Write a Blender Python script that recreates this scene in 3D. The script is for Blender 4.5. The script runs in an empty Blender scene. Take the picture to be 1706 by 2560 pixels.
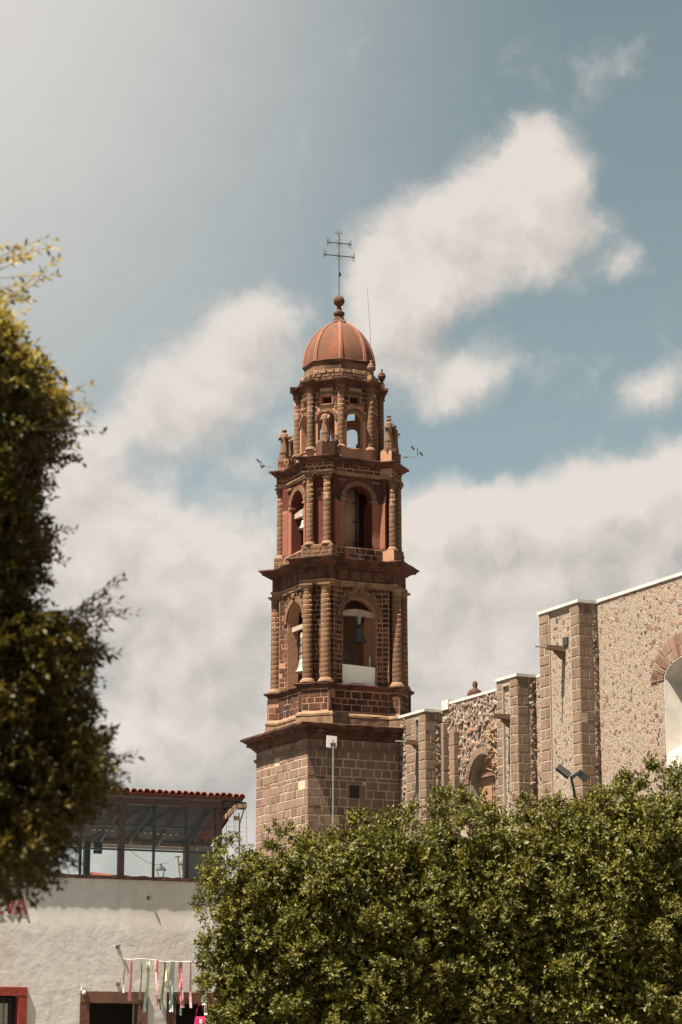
import bpy, math, random
import numpy as np
from mathutils import Vector, Matrix, Euler

R = math.radians
random.seed(7)
RNG = np.random.default_rng(11)
S = bpy.context.scene
COL = S.collection

# ------------------------------------------------------------------ camera, sky, sun
PITCH, EYE, TH = R(12.9), 1.6, R(25.2)          # TH: how far the old streets are turned from the line of sight
E1 = Vector((math.cos(TH), math.sin(TH), 0))    # along the shaded fronts, to the right and away
E2 = Vector((math.sin(TH), -math.cos(TH), 0))   # out of the shaded fronts, towards the square
cd = bpy.data.cameras.new('camera')
cam = bpy.data.objects.new('camera', cd); COL.objects.link(cam)
cam.location = (0, 0, EYE); cam.rotation_euler = (R(90) + PITCH, 0, 0)
cd.sensor_fit = 'VERTICAL'; cd.sensor_height = 36; cd.sensor_width = 24; cd.lens = 85
cd.clip_start = .5; cd.clip_end = 6000
cd.dof.use_dof = True; cd.dof.focus_distance = 98; cd.dof.aperture_fstop = 2.2
S.camera = cam
S.view_settings.view_transform = 'Standard'; S.view_settings.look = 'None'
S.view_settings.exposure = 2.0; S.view_settings.gamma = 1
S.view_settings.use_curve_mapping = False

to_sun = (-E1 * .407 + E2 * .085 + Vector((0, 0, .913))).normalized()
sd = bpy.data.lights.new('sun', 'SUN'); sd.energy = 5.0; sd.angle = R(.55); sd.color = (1, .90, .76)
sun = bpy.data.objects.new('sun', sd); COL.objects.link(sun)
sun.rotation_euler = to_sun.to_track_quat('Z', 'Y').to_euler()


def build_world():
    w = bpy.data.worlds.new('World'); S.world = w; w.use_nodes = True
    nt = w.node_tree; N = nt.nodes; L = nt.links
    for n in list(N): N.remove(n)
    def nd(t, **k):
        n = N.new(t)
        for a, b in k.items(): setattr(n, a, b)
        return n
    def lk(a, b): L.new(a, b)
    def mth(op, a, b=None, c=None, clamp=False):
        n = nd('ShaderNodeMath', operation=op, use_clamp=clamp)
        for i, v in enumerate((a, b, c)):
            if v is None: continue
            if isinstance(v, (int, float)): n.inputs[i].default_value = v
            else: lk(v, n.inputs[i])
        return n.outputs[0]
    def smooth(v, a, b):
        n = nd('ShaderNodeMapRange', interpolation_type='SMOOTHSTEP')
        lk(v, n.inputs[0]); n.inputs[1].default_value = a; n.inputs[2].default_value = b
        return n.outputs[0]
    def mixc(f, a, b):
        n = nd('ShaderNodeMix', data_type='RGBA')
        for v, i in ((f, 0), (a, 6), (b, 7)):
            if isinstance(v, (int, float)): n.inputs[i].default_value = v
            elif isinstance(v, tuple): n.inputs[i].default_value = v
            else: lk(v, n.inputs[i])
        return n.outputs[2]
    out = nd('ShaderNodeOutputWorld'); bg = nd('ShaderNodeBackground'); bg.inputs[1].default_value = .05
    lk(bg.outputs[0], out.inputs[0])
    sky = nd('ShaderNodeTexSky', sky_type='NISHITA'); sky.sun_disc = False
    sky.sun_elevation = math.asin(to_sun.z); sky.sun_rotation = math.atan2(to_sun.x, to_sun.y)
    sky.air_density = 1.0; sky.dust_density = 1.2; sky.ozone_density = 2.0; sky.altitude = 1900
    hs = nd('ShaderNodeHueSaturation'); hs.inputs['Hue'].default_value = .436
    hs.inputs['Saturation'].default_value = .48; hs.inputs['Value'].default_value = .50
    lk(sky.outputs[0], hs.inputs['Color'])
    tc = nd('ShaderNodeTexCoord'); d = tc.outputs['Generated']
    sx = nd('ShaderNodeSeparateXYZ'); lk(d, sx.inputs[0])
    az = mth('MULTIPLY', mth('ARCTAN2', sx.outputs[0], sx.outputs[1]), 57.2958)
    el = mth('MULTIPLY', mth('ARCSINE', sx.outputs[2]), 57.2958)
    ae = nd('ShaderNodeCombineXYZ'); lk(az, ae.inputs[0]); lk(el, ae.inputs[1])
    def noise(scale, det, rough, off=(0, 0, 0), src=None):
        m = nd('ShaderNodeVectorMath', operation='ADD'); lk(src or ae.outputs[0], m.inputs[0]); m.inputs[1].default_value = off
        n = nd('ShaderNodeTexNoise'); n.inputs['Scale'].default_value = scale; n.inputs['Detail'].default_value = det
        n.inputs['Roughness'].default_value = rough; lk(m.outputs[0], n.inputs['Vector'])
        return n
    wn = noise(.55, 4, .6, (31, 5, 2))
    wv = nd('ShaderNodeVectorMath', operation='MULTIPLY_ADD'); lk(wn.outputs['Color'], wv.inputs[0])
    wv.inputs[1].default_value = (1.5, 1.1, 0); lk(ae.outputs[0], wv.inputs[2])
    wo = nd('ShaderNodeVectorMath', operation='SUBTRACT'); lk(wv.outputs[0], wo.inputs[0]); wo.inputs[1].default_value = (.75, .55, 0)
    warped = wo.outputs[0]
    blobs = [  # azimuth, elevation, half widths, tilt, strength (degrees)
        (3.7, 19.7, 2.5, 1.35, 35, 1.0), (4.75, 20.95, 1.2, .95, 20, .8), (1.75, 18.5, 1.9, 1.5, 30, .95), (5.5, 19.5, 1.1, 1.4, 50, .7),
        (3.2, 16.1, 1.2, .8, 40, .65), (1.2, 17.0, 1.4, 1.1, 60, .55), (2.3, 15.9, 1.3, .8, 20, .45),
        (-3.0, 16.4, 1.8, 1.25, 20, .8), (-2.0, 17.2, 1.2, .85, 30, .6), (-4.0, 15.2, 1.3, 1.0, 0, .55),
        (-6.9, 13.1, 1.2, 1.2, -30, .8), (-5.8, 11.7, 2.7, 1.65, -10, 1.0), (-3.3, 11.3, 2.3, 1.3, 5, .85), (-7.3, 11.2, 2.1, 2.1, 0, .7),
        (-4.0, 10.0, 3.1, 1.2, 0, .75), (-3.8, 8.1, 2.8, 1.4, 10, 1.0), (-5.0, 6.7, 3.1, 1.2, 0, .7), (-3.0, 4.6, 5.0, 1.5, 5, .75), (4.0, 5.5, 6, 2.5, 0, .8),
        (2.7, 12.65, 1.4, .9, 15, 1.0), (6.4, 12.9, 2.5, 1.15, 8, 1.0), (4.4, 11.9, 3.1, 1.25, 0, 1.0), (8.2, 12.6, 1.6, 1.7, 0, .9),
        (3.8, 10.3, 4.4, 1.6, 0, .9), (2.3, 8.8, 4.4, 1.4, 0, .85), (-.9, 9.4, 3.7, 2.1, 0, .7),
        (7.75, 15.6, 1.1, .5, 25, .65), (7.1, 18.7, .55, .42, 40, .45), (-5.2, 14.2, 3.2, .9, 8, .45), (-2.0, 13.0, 2.2, .9, 0, .4), (-1.0, 15.2, 1.6, 1.2, 20, .25), (6.0, 23.1, 1.6, .7, 10, .3), (-6.4, 14.6, 1.7, .65, 10, .35)]
    def density(src):
        tot = None
        for a, e, ra, re, t, s in blobs:
            mp = nd('ShaderNodeMapping', vector_type='TEXTURE'); lk(src, mp.inputs['Vector'])
            mp.inputs['Location'].default_value = (a, e, 0); mp.inputs['Rotation'].default_value = (0, 0, R(t))
            mp.inputs['Scale'].default_value = (ra, re, 1)
            ln = nd('ShaderNodeVectorMath', operation='LENGTH'); lk(mp.outputs[0], ln.inputs[0])
            mr = nd('ShaderNodeMapRange', interpolation_type='SMOOTHSTEP'); lk(ln.outputs['Value'], mr.inputs[0])
            mr.inputs[1].default_value = 1.75; mr.inputs[2].default_value = .15; mr.inputs[3].default_value = 0; mr.inputs[4].default_value = s
            tot = mr.outputs[0] if tot is None else mth('ADD', tot, mr.outputs[0])
        return tot
    up = nd('ShaderNodeVectorMath', operation='ADD'); lk(warped, up.inputs[0]); up.inputs[1].default_value = (-.32, .62, 0)
    tot, tot_up = density(warped), density(up.outputs[0])       # the second, nearer the sun, tells lit tops from grey bases
    relief = mth('SUBTRACT', mth('MINIMUM', tot, 1.5), mth('MINIMUM', tot_up, 1.5))
    # similar clouds over the unseen sky, thinned to lower the ambient light
    away = mth('MAXIMUM', smooth(mth('ABSOLUTE', az), 9, 14), smooth(el, 26, 32))
    gen = nd('ShaderNodeTexNoise'); lk(d, gen.inputs['Vector']); gen.inputs['Scale'].default_value = 4.2; gen.inputs['Detail'].default_value = 3
    tot = mth('ADD', tot, mth('MULTIPLY', away, smooth(gen.outputs['Fac'], .55, .69)))
    fb = noise(.62, 8, .56, (3, 9, 1), warped)
    dens = mth('ADD', tot, mth('MULTIPLY', mth('SUBTRACT', fb.outputs['Fac'], .5), 1.4))
    mask = smooth(dens, .08, .98)
    # body of the clouds: lighter tops, greyer bases
    f2 = noise(.62, 4, .45, (2.65, 9.6, 1), warped)
    body = mth('SUBTRACT', fb.outputs['Fac'], f2.outputs['Fac'])
    low = smooth(el, 14, 7)
    shade = mth('ADD', mth('ADD', mth('MULTIPLY', body, 1.9), .74), mth('MULTIPLY', relief, .62))
    shade = mth('SUBTRACT', shade, mth('MULTIPLY', low, .18), clamp=True)
    cloud = mixc(shade, (2.35, 2.24, 2.08, 1), (4.15, 3.78, 3.42, 1))
    col = mixc(mth('MULTIPLY', mask, .93), hs.outputs[0], cloud)
    # flare painted into the sky as a bright veil, strongest towards the upper left
    mp = nd('ShaderNodeMapping', vector_type='TEXTURE'); lk(warped, mp.inputs['Vector'])
    mp.inputs['Location'].default_value = (-12.5, 27.5, 0); mp.inputs['Scale'].default_value = (15.5, 17, 1)
    ln = nd('ShaderNodeVectorMath', operation='LENGTH'); lk(mp.outputs[0], ln.inputs[0])
    veil = mth('MULTIPLY', smooth(ln.outputs['Value'], 1.2, .22), .97)
    col = mixc(veil, col, (3.55, 3.42, 3.22, 1))
    lk(col, bg.inputs[0])

build_world()

# ------------------------------------------------------------------ helpers
def link(o, parent=None):
    COL.objects.link(o)
    if parent is not None: o.parent = parent
    return o

def empty(name, loc=(0, 0, 0), rz=0, parent=None):
    o = bpy.data.objects.new(name, None); o.empty_display_size = .3
    o.location = loc; o.rotation_euler = (0, 0, rz)
    return link(o, parent)

def tag(o, label=None, cat=None, group=None, kind=None):
    for k, v in (('label', label), ('category', cat), ('group', group), ('kind', kind)):
        if v: o[k] = v
    return o

class MB:
    """collects polygons of one part"""
    def __init__(s): s.v, s.f = [], []
    def add(s, vs, fs):
        n = len(s.v); s.v += [tuple(p) for p in vs]; s.f += [tuple(i + n for i in f) for f in fs]; return s
    def box(s, a, b):
        x0, y0, z0 = a; x1, y1, z1 = b
        return s.add([(x0, y0, z0), (x1, y0, z0), (x1, y1, z0), (x0, y1, z0), (x0, y0, z1), (x1, y0, z1), (x1, y1, z1), (x0, y1, z1)],
                     [(3, 2, 1, 0), (4, 5, 6, 7), (0, 1, 5, 4), (1, 2, 6, 5), (2, 3, 7, 6), (3, 0, 4, 7)])
    def prism(s, poly, z0, z1):
        n = len(poly)
        return s.add([(x, y, z0) for x, y in poly] + [(x, y, z1) for x, y in poly],
                     [tuple(range(n))[::-1], tuple(range(n, 2 * n))] + [(i, (i + 1) % n, n + (i + 1) % n, n + i) for i in range(n)])
    def loft(s, rings, cap=True):
        n = len(rings[0]); vs = [p for r in rings for p in r]; fs = []
        for k in range(len(rings) - 1):
            for i in range(n): fs.append((k * n + i, k * n + (i + 1) % n, (k + 1) * n + (i + 1) % n, (k + 1) * n + i))
        if cap: fs += [tuple(range(n))[::-1], tuple(range((len(rings) - 1) * n, len(rings) * n))]
        return s.add(vs, fs)
    def lathe(s, prof, c=(0, 0), n=16, a0=0.0):
        return s.loft([[(c[0] + r * math.cos(a0 + 2 * math.pi * i / n), c[1] + r * math.sin(a0 + 2 * math.pi * i / n), z) for i in range(n)] for r, z in prof])
    def sweep(s, poly, prof, wear=.010, seg=.28):
        n = len(poly); P = [Vector(p) for p in poly]; nor = []; rr = random.Random(n + int(prof[0][1] * 50))
        for i in range(n): e = (P[(i + 1) % n] - P[i]).normalized(); nor.append(Vector((e.y, -e.x)))
        mit = [(nor[i - 1] + nor[i]) / max(.35, 1 + nor[i - 1].dot(nor[i])) for i in range(n)]
        fine = []                                     # long runs are cut up so that the edges can wear
        for i in range(n):
            j = (i + 1) % n; k = max(1, int((P[j] - P[i]).length / seg))
            for q in range(k): t = q / k; fine.append((P[i].lerp(P[j], t), mit[i].lerp(mit[j], t)))
        rings = []
        for off, z in prof: rings.append([(p.x + m.x * (off + rr.uniform(-wear, wear)), p.y + m.y * (off + rr.uniform(-wear, wear)), z + rr.uniform(-wear, wear)) for p, m in fine])
        return s.loft(rings)
    def tube(s, pts, r, n=6, cap=True):
        pts = [Vector(p) for p in pts]; rs = r if isinstance(r, (list, tuple)) else [r] * len(pts); rings = []
        for i, p in enumerate(pts):
            d = (pts[min(i + 1, len(pts) - 1)] - pts[max(i - 1, 0)]).normalized()
            u = d.cross(Vector((0, 0, 1)) if abs(d.z) < .9 else Vector((1, 0, 0))).normalized(); w = d.cross(u)
            rings.append([tuple(p + (u * math.cos(2 * math.pi * k / n) + w * math.sin(2 * math.pi * k / n)) * rs[i]) for k in range(n)])
        return s.loft(rings, cap)
    def bar(s, a, b, w, h):
        a, b = Vector(a), Vector(b); d = (b - a).normalized()
        u = d.cross(Vector((0, 0, 1)) if abs(d.z) < .95 else Vector((1, 0, 0))).normalized(); t = u.cross(d)
        vs = [p + u * x * w / 2 + t * y * h / 2 for p in (a, b) for x, y in ((-1, -1), (1, -1), (1, 1), (-1, 1))]
        return s.add(vs, [(0, 1, 2, 3), (7, 6, 5, 4), (0, 4, 5, 1), (1, 5, 6, 2), (2, 6, 7, 3), (3, 7, 4, 0)])
    def ball(s, c, r, n=10, sq=(1, 1, 1)):
        rings = []
        for k in range(1, n // 2 + 1):
            t = math.pi * k / (n // 2 + 1)
            rings.append([(c[0] + r * sq[0] * math.sin(t) * math.cos(2 * math.pi * i / n), c[1] + r * sq[1] * math.sin(t) * math.sin(2 * math.pi * i / n), c[2] - r * sq[2] * math.cos(t)) for i in range(n)])
        return s.loft(rings)
    def build(s, name, m, parent=None, loc=None, rz=0, smooth=False):
        me = bpy.data.meshes.new(name); me.from_pydata(s.v, [], s.f); me.update()
        if m: me.materials.append(m)
        if smooth: me.polygons.foreach_set('use_smooth', [True] * len(me.polygons))
        o = bpy.data.objects.new(name, me)
        if loc: o.location = loc
        if rz: o.rotation_euler = (0, 0, rz)
        return link(o, parent)

def panel_with_opening(mb, w0, w1, bands, t, frame):
    """a wall plate; frame(x, depth, z) -> point; bands (z0, z1, None | ('r',x0,x1) | ('a',x0,x1)), depth runs inward 0..t"""
    def slab(x0, x1, z0, z1):
        if x1 - x0 < 1e-4: return
        vs = [frame(x, d, z) for z in (z0, z1) for x, d in ((x0, 0), (x1, 0), (x1, t), (x0, t))]
        mb.add(vs, [(3, 2, 1, 0), (4, 5, 6, 7), (0, 1, 5, 4), (1, 2, 6, 5), (2, 3, 7, 6), (3, 0, 4, 7)])
    for z0, z1, op in bands:
        if op is None: slab(w0, w1, z0, z1); continue
        k, x0, x1 = op[:3]; slab(w0, x0, z0, z1); slab(x1, w1, z0, z1)
        if k in 'ae':                                 # z0 is the springing line
            c, r = (x0 + x1) / 2, (x1 - x0) / 2; n = 14; rise = r if k == 'a' else op[3]
            pts = [(c - r * math.cos(math.pi * i / n), z0 + rise * math.sin(math.pi * i / n)) for i in range(n + 1)]
            for (xa, za), (xb, zb) in zip(pts, pts[1:]):
                vs = [frame(x, d, z) for d in (0, t) for x, z in ((xa, za), (xb, zb), (xb, z1), (xa, z1))]
                mb.add(vs, [(0, 1, 2, 3), (7, 6, 5, 4), (0, 4, 5, 1), (2, 6, 7, 3)])

# ------------------------------------------------------------------ materials
def newmat(name):
    m = bpy.data.materials.new(name); m.use_nodes = True
    nt = m.node_tree; b = nt.nodes['Principled BSDF']
    return m, nt, b

def ramp(nt, fac, cols):
    r = nt.nodes.new('ShaderNodeValToRGB'); e = r.color_ramp.elements
    while len(e) < len(cols): e.new(.5)
    for i, c in enumerate(cols): e[i].position = i / max(1, len(cols) - 1); e[i].color = (*c, 1)
    nt.links.new(fac, r.inputs[0]); return r.outputs[0]

def nz(nt, scale, det=4, rough=.55, stretch=None):
    g = nt.nodes.new('ShaderNodeNewGeometry'); src = g.outputs['Position']
    if stretch:
        mp = nt.nodes.new('ShaderNodeMapping'); mp.inputs['Scale'].default_value = stretch; nt.links.new(src, mp.inputs[0]); src = mp.outputs[0]
    n = nt.nodes.new('ShaderNodeTexNoise'); n.inputs['Scale'].default_value = scale; n.inputs['Detail'].default_value = det
    n.inputs['Roughness'].default_value = rough; nt.links.new(src, n.inputs['Vector']); return n.outputs['Fac']

def mix(nt, f, a, b, blend='MIX'):
    n = nt.nodes.new('ShaderNodeMix'); n.data_type = 'RGBA'; n.blend_type = blend
    for v, i in ((f, 0), (a, 6), (b, 7)):
        if isinstance(v, (int, float)): n.inputs[i].default_value = v
        elif isinstance(v, tuple): n.inputs[i].default_value = (*v[:3], 1)
        else: nt.links.new(v, n.inputs[i])
    return n.outputs[2]

def mr(nt, v, a, b, c=0, d=1):
    n = nt.nodes.new('ShaderNodeMapRange'); n.interpolation_type = 'SMOOTHSTEP'; nt.links.new(v, n.inputs[0])
    for i, x in enumerate((a, b, c, d)): n.inputs[i + 1].default_value = x
    return n.outputs[0]

def bump(nt, b, h, strength, dist):
    n = nt.nodes.new('ShaderNodeBump'); n.inputs['Strength'].default_value = strength; n.inputs['Distance'].default_value = dist
    nt.links.new(h, n.inputs['Height']); nt.links.new(n.outputs[0], b.inputs['Normal'])

def stone(name, cols, rnd='object', grime=(.05, .035, .028), amount=.5, gscale=1.3, rough=.92, grain=9, bs=.5, bd=.02, stretch=(1, 1, .35), slo=.50):
    m, nt, b = newmat(name)
    if rnd == 'object': r = nt.nodes.new('ShaderNodeObjectInfo').outputs['Random']
    elif rnd == 'island': r = nt.nodes.new('ShaderNodeNewGeometry').outputs['Random Per Island']
    else: r = nz(nt, 1.7, 3)
    base = ramp(nt, r, cols)
    g = nz(nt, grain, 5, .65)
    base = mix(nt, mr(nt, g, .3, .72, .0, .55), base, mix(nt, 1, base, (.62, .58, .55), 'MULTIPLY'))
    st = nz(nt, gscale, 5, .62, stretch)
    base = mix(nt, mr(nt, st, slo, slo + .22, 0, amount), base, grime)
    nt.links.new(base, b.inputs['Base Color']); b.inputs['Roughness'].default_value = rough
    b.inputs['Specular IOR Level'].default_value = .2
    bump(nt, b, g, bs, bd)
    return m

def flat(name, col, rough=.6, metal=0, var=.25, scale=6):
    m, nt, b = newmat(name)
    dark = tuple(c * (1 - var) for c in col)
    nt.links.new(mix(nt, mr(nt, nz(nt, scale), .3, .7), col, dark), b.inputs['Base Color'])
    b.inputs['Roughness'].default_value = rough; b.inputs['Metallic'].default_value = metal
    return m

M = {}
M['ashlar'] = stone('grey_brown_ashlar', [(0.165, 0.108, 0.080), (0.190, 0.125, 0.095), (0.176, 0.112, 0.083), (0.202, 0.135, 0.100), (0.153, 0.099, 0.075), (0.121, 0.081, 0.063), (0.195, 0.143, 0.112)], amount=.45, slo=.48)
M['mortar'] = stone('pale_lime_mortar', [(0.402, 0.309, 0.220), (0.457, 0.362, 0.260)], rnd='none', amount=.15)
M['mortar_pink'] = stone('pink_lime_mortar', [(0.298, 0.160, 0.099), (0.356, 0.200, 0.128)], rnd='none', amount=.35)
M['tower'] = stone('red_brown_stone', [(0.077, 0.032, 0.017), (0.099, 0.040, 0.021), (0.061, 0.027, 0.015), (0.091, 0.044, 0.023), (0.084, 0.030, 0.016), (0.046, 0.024, 0.016), (0.157, 0.090, 0.054)], amount=.85, grime=(.020, .013, .011), gscale=1.1, slo=.44)
M['drum'] = stone('brown_column_stone', [(0.135, 0.077, 0.043), (0.152, 0.086, 0.049), (0.121, 0.066, 0.037), (0.141, 0.086, 0.045)], amount=.5, slo=.46)
M['mould'] = stone('weathered_red_moulding', [(0.081, 0.031, 0.019), (0.097, 0.043, 0.026), (0.066, 0.025, 0.017)], rnd='none', amount=.85, grime=(.022, .014, .012), gscale=1.9, bs=.8, bd=.04, stretch=(1, 1, .7), slo=.42)
M['lightmould'] = stone('pale_weathered_moulding', [(0.187, 0.112, 0.067), (0.217, 0.134, 0.081), (0.155, 0.089, 0.053)], rnd='none', amount=.65, gscale=2, slo=.45)
M['carved'] = stone('carved_stone', [(0.159, 0.091, 0.053), (0.131, 0.072, 0.041)], rnd='none', amount=.45, gscale=3, bs=1, bd=.06)
M['pinkplaster'] = stone('pink_painted_plaster', [(0.240, 0.109, 0.068), (0.205, 0.082, 0.051), (0.262, 0.133, 0.083)], rnd='none', amount=.6, grime=(.22, .06, .045), gscale=1.6)
M['redpaint'] = stone('worn_red_paint', [(0.111, 0.027, 0.020), (0.089, 0.024, 0.018), (0.127, 0.041, 0.030)], rnd='none', amount=.4)
M['statue'] = stone('statue_stone', [(0.163, 0.098, 0.062), (0.133, 0.078, 0.048)], rnd='none', amount=.4, gscale=4)
M['innerwall'] = stone('brown_inner_plaster', [(0.211, 0.125, 0.077), (0.245, 0.150, 0.091)], rnd='none', amount=.3)
M['innerpale'] = stone('lightened_drum_plaster', [(.34, .215, .14), (.29, .18, .115)], rnd='none', amount=.3)  # inner plaster lightened in colour to offset deep shade on the upper drum
M['dome'] = stone('red_tile_dome', [(0.201, 0.072, 0.040), (0.182, 0.060, 0.033), (0.216, 0.087, 0.053)], rnd='none', amount=.72, grime=(.065, .038, .024), gscale=.55, stretch=(1.2, 1.2, .5), bs=.3, slo=.40)
M['domerib'] = stone('red_dome_rib', [(0.203, 0.095, 0.064), (0.184, 0.077, 0.050)], rnd='none', amount=.3)
M['quoin'] = stone('church_quoin_stone', [(0.166, 0.110, 0.073), (0.186, 0.128, 0.088), (0.153, 0.103, 0.072), (0.171, 0.120, 0.084)], amount=.5, slo=.47)
M['rubblemortar'] = stone('rubble_mortar', [(0.255, 0.207, 0.161), (0.298, 0.254, 0.203)], rnd='none', amount=.35, grime=(.30, .20, .13), gscale=5, grain=14, bs=.9, bd=.05, stretch=(1, 1, 1))
RUB = [(0.196, 0.115, 0.076), (0.153, 0.085, 0.058), (0.255, 0.178, 0.128), (0.187, 0.140, 0.111), (0.102, 0.058, 0.041), (0.238, 0.153, 0.102), (0.178, 0.132, 0.106), (0.204, 0.106, 0.068), (.17, .145, .12), (.22, .19, .155), (.14, .115, .095)]
M['rubble'] = stone('rubble_stone', RUB, amount=.2)
M['rubblestuff'] = stone('rubble_stone_small', RUB + [(.06, .036, .026), (.08, .05, .036), (.10, .075, .06), (.30, .25, .20)], rnd='island', amount=.2)
M['white'] = flat('white_coping_paint', (.43, .41, .385), .8, var=.28, scale=3)
M['reveal'] = flat('white_reveal_plaster', (.42, .385, .34), .9, var=.2, scale=2)
M['archbrick'] = stone('thin_arch_brick', [(0.194, 0.121, 0.090), (0.129, 0.065, 0.047), (0.221, 0.161, 0.121), (0.166, 0.096, 0.069)], amount=.15)
M['wood'] = flat('weathered_wood', (.16, .085, .05), .85, var=.5, scale=14)
M['paletimber'] = flat('grey_bell_timber', (.34, .26, .20), .9, var=.45, scale=9)
M['iron'] = flat('black_iron', (.03, .027, .025), .55, var=.3)
M['steel'] = flat('galvanised_steel', (.26, .255, .24), .5, .6, var=.2)
M['bronze'] = flat('green_bronze', (.21, .235, .20), .65, var=.25)
M['darkbronze'] = flat('dark_bronze', (.05, .042, .034), .5, .3, var=.3)
M['board'] = flat('white_board', (.70, .67, .61), .75, var=.06)
M['antenna'] = flat('off_white_plastic', (.40, .37, .33), .5, var=.05)
M['roof'] = flat('flat_roof_screed', (.45, .40, .35), .9)
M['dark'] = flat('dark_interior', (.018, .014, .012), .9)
M['drygrass'] = flat('dry_ochre_growth', (.30, .19, .10), .95, var=.4, scale=20)

def plaster():
    m, nt, b = newmat('uneven_white_limewash')
    big = nz(nt, .9, 5, .6); mid = nz(nt, 2.6, 6, .62); fine = nz(nt, 22, 4, .6)
    c = mix(nt, mr(nt, mid, .35, .7), (.53, .508, .47), (.465, .44, .40))
    c = mix(nt, mr(nt, nz(nt, .7, 5, .6, (1, 1, .25)), .52, .72, 0, .45), c, (.40, .34, .275))
    c = mix(nt, mr(nt, nz(nt, 3.2, 4, .6, (1, 1, .06)), .56, .74, 0, .35), c, (.36, .31, .25))
    c = mix(nt, mr(nt, nz(nt, 1.1, 6, .7), .60, .68, 0, .35), c, (.60, .56, .51))
    nt.links.new(c, b.inputs['Base Color']); b.inputs['Roughness'].default_value = .95; b.inputs['Specular IOR Level'].default_value = .1
    # the upper band was trowelled smooth, the lower wall is lumpy
    g = nt.nodes.new('ShaderNodeNewGeometry'); sp = nt.nodes.new('ShaderNodeSeparateXYZ'); nt.links.new(g.outputs['Position'], sp.inputs[0])
    lump = mr(nt, sp.outputs[2], 5.9, 5.3, .1, 1)
    def mm(op, a, c2):
        n = nt.nodes.new('ShaderNodeMath'); n.operation = op
        for i, v in enumerate((a, c2)):
            if isinstance(v, (int, float)): n.inputs[i].default_value = v
            else: nt.links.new(v, n.inputs[i])
        return n.outputs[0]
    h = mm('MULTIPLY', mm('ADD', mm('ADD', mm('MULTIPLY', big, 1.3), mid), mm('MULTIPLY', fine, .10)), lump)
    bump(nt, b, h, .13, .12)
    return m
M['plaster'] = plaster()
M['coping'] = flat('dark_clay_coping', (.10, .045, .032), .9, var=.5, scale=10)
M['lintel'] = stone('red_brown_lintel', [(0.134, 0.067, 0.043), (0.159, 0.086, 0.055), (0.116, 0.055, 0.037)], amount=.45, grain=16)
M['redframe'] = stone('dark_red_painted_frame', [(.22, .035, .025), (.26, .045, .032)], rnd='none', amount=.3, grime=(.10, .02, .015))
M['letter'] = flat('dark_red_letter_paint', (.23, .04, .035), .6)
M['rooftile'] = stone('red_clay_tile', [(0.204, 0.060, 0.039), (0.168, 0.045, 0.030), (0.228, 0.078, 0.051), (0.150, 0.042, 0.030)], amount=.35, grime=(.07, .03, .025), gscale=4)
M['beam'] = flat('maroon_beam_paint', (.075, .038, .034), .6, var=.35)
M['tealframe'] = flat('dark_teal_frame', (.022, .035, .034), .5, var=.3)
M['ceiling'] = flat('grey_board_ceiling', (.13, .105, .088), .8, var=.4, scale=3)
M['lightbeam'] = flat('honey_wood_beam', (.34, .22, .12), .75, var=.35, scale=9)
M['lampshade'] = flat('rattan_lampshade', (.20, .085, .04), .8)
M['pennant'] = flat('white_pennant', (.8, .78, .74), .9)
M['hill'] = flat('dry_hill', (.20, .17, .13), .95, var=.3, scale=.02)
M['lace'] = flat('lace_curtain', (.38, .37, .30), .9, var=.35, scale=40)
M['planter'] = flat('grey_planter_sheet', (.30, .27, .25), .8, var=.2)
M['ground'] = flat('paved_square', (.13, .11, .09), .9, var=.25, scale=1.5)
M['bark'] = flat('ficus_bark', (.20, .16, .12), .9, var=.4, scale=8)
M['reed'] = flat('dry_reed_mat', (.36, .24, .15), .9, var=.5, scale=30)

def glass():
    m, nt, b = newmat('thin_window_glass'); nt.nodes.remove(b)
    out = nt.nodes['Material Output']; t = nt.nodes.new('ShaderNodeBsdfTransparent'); t.inputs[0].default_value = (.90, .91, .89, 1)
    g = nt.nodes.new('ShaderNodeBsdfGlossy'); g.inputs['Roughness'].default_value = .02; g.inputs[0].default_value = (.7, .7, .7, 1)
    f = nt.nodes.new('ShaderNodeFresnel'); f.inputs[0].default_value = 1.32
    x = nt.nodes.new('ShaderNodeMixShader'); nt.links.new(f.outputs[0], x.inputs[0]); nt.links.new(t.outputs[0], x.inputs[1]); nt.links.new(g.outputs[0], x.inputs[2])
    nt.links.new(x.outputs[0], out.inputs[0]); return m
M['glass'] = glass()

def leafmat(name, cols, trans=.25, rough=.5):
    m, nt, b = newmat(name); out = nt.nodes['Material Output']
    r = nt.nodes.new('ShaderNodeNewGeometry').outputs['Random Per Island']
    c = ramp(nt, r, cols)
    c = mix(nt, mr(nt, nz(nt, 1.3, 3), .35, .68), c, mix(nt, 1, c, (1.4, 1.25, 1.1), 'MULTIPLY'))
    nt.links.new(c, b.inputs['Base Color']); b.inputs['Roughness'].default_value = rough; b.inputs['Specular IOR Level'].default_value = .24
    t = nt.nodes.new('ShaderNodeBsdfTranslucent'); nt.links.new(mix(nt, 1, c, (1.0, .95, .35), 'MULTIPLY'), t.inputs[0])
    x = nt.nodes.new('ShaderNodeMixShader'); x.inputs[0].default_value = trans
    nt.links.new(b.outputs[0], x.inputs[1]); nt.links.new(t.outputs[0], x.inputs[2]); nt.links.new(x.outputs[0], out.inputs[0])
    return m
M['leaf'] = leafmat('ficus_leaf', [(0.034, 0.038, 0.005), (0.059, 0.061, 0.008), (0.084, 0.078, 0.010), (0.043, 0.048, 0.006), (0.118, 0.103, 0.015)], trans=.16)
M['leafdark'] = leafmat('near_ficus_leaf', [(0.031, 0.026, 0.005), (0.047, 0.040, 0.008), (0.069, 0.058, 0.012), (0.023, 0.021, 0.004)], trans=.32, rough=.5)
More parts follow.
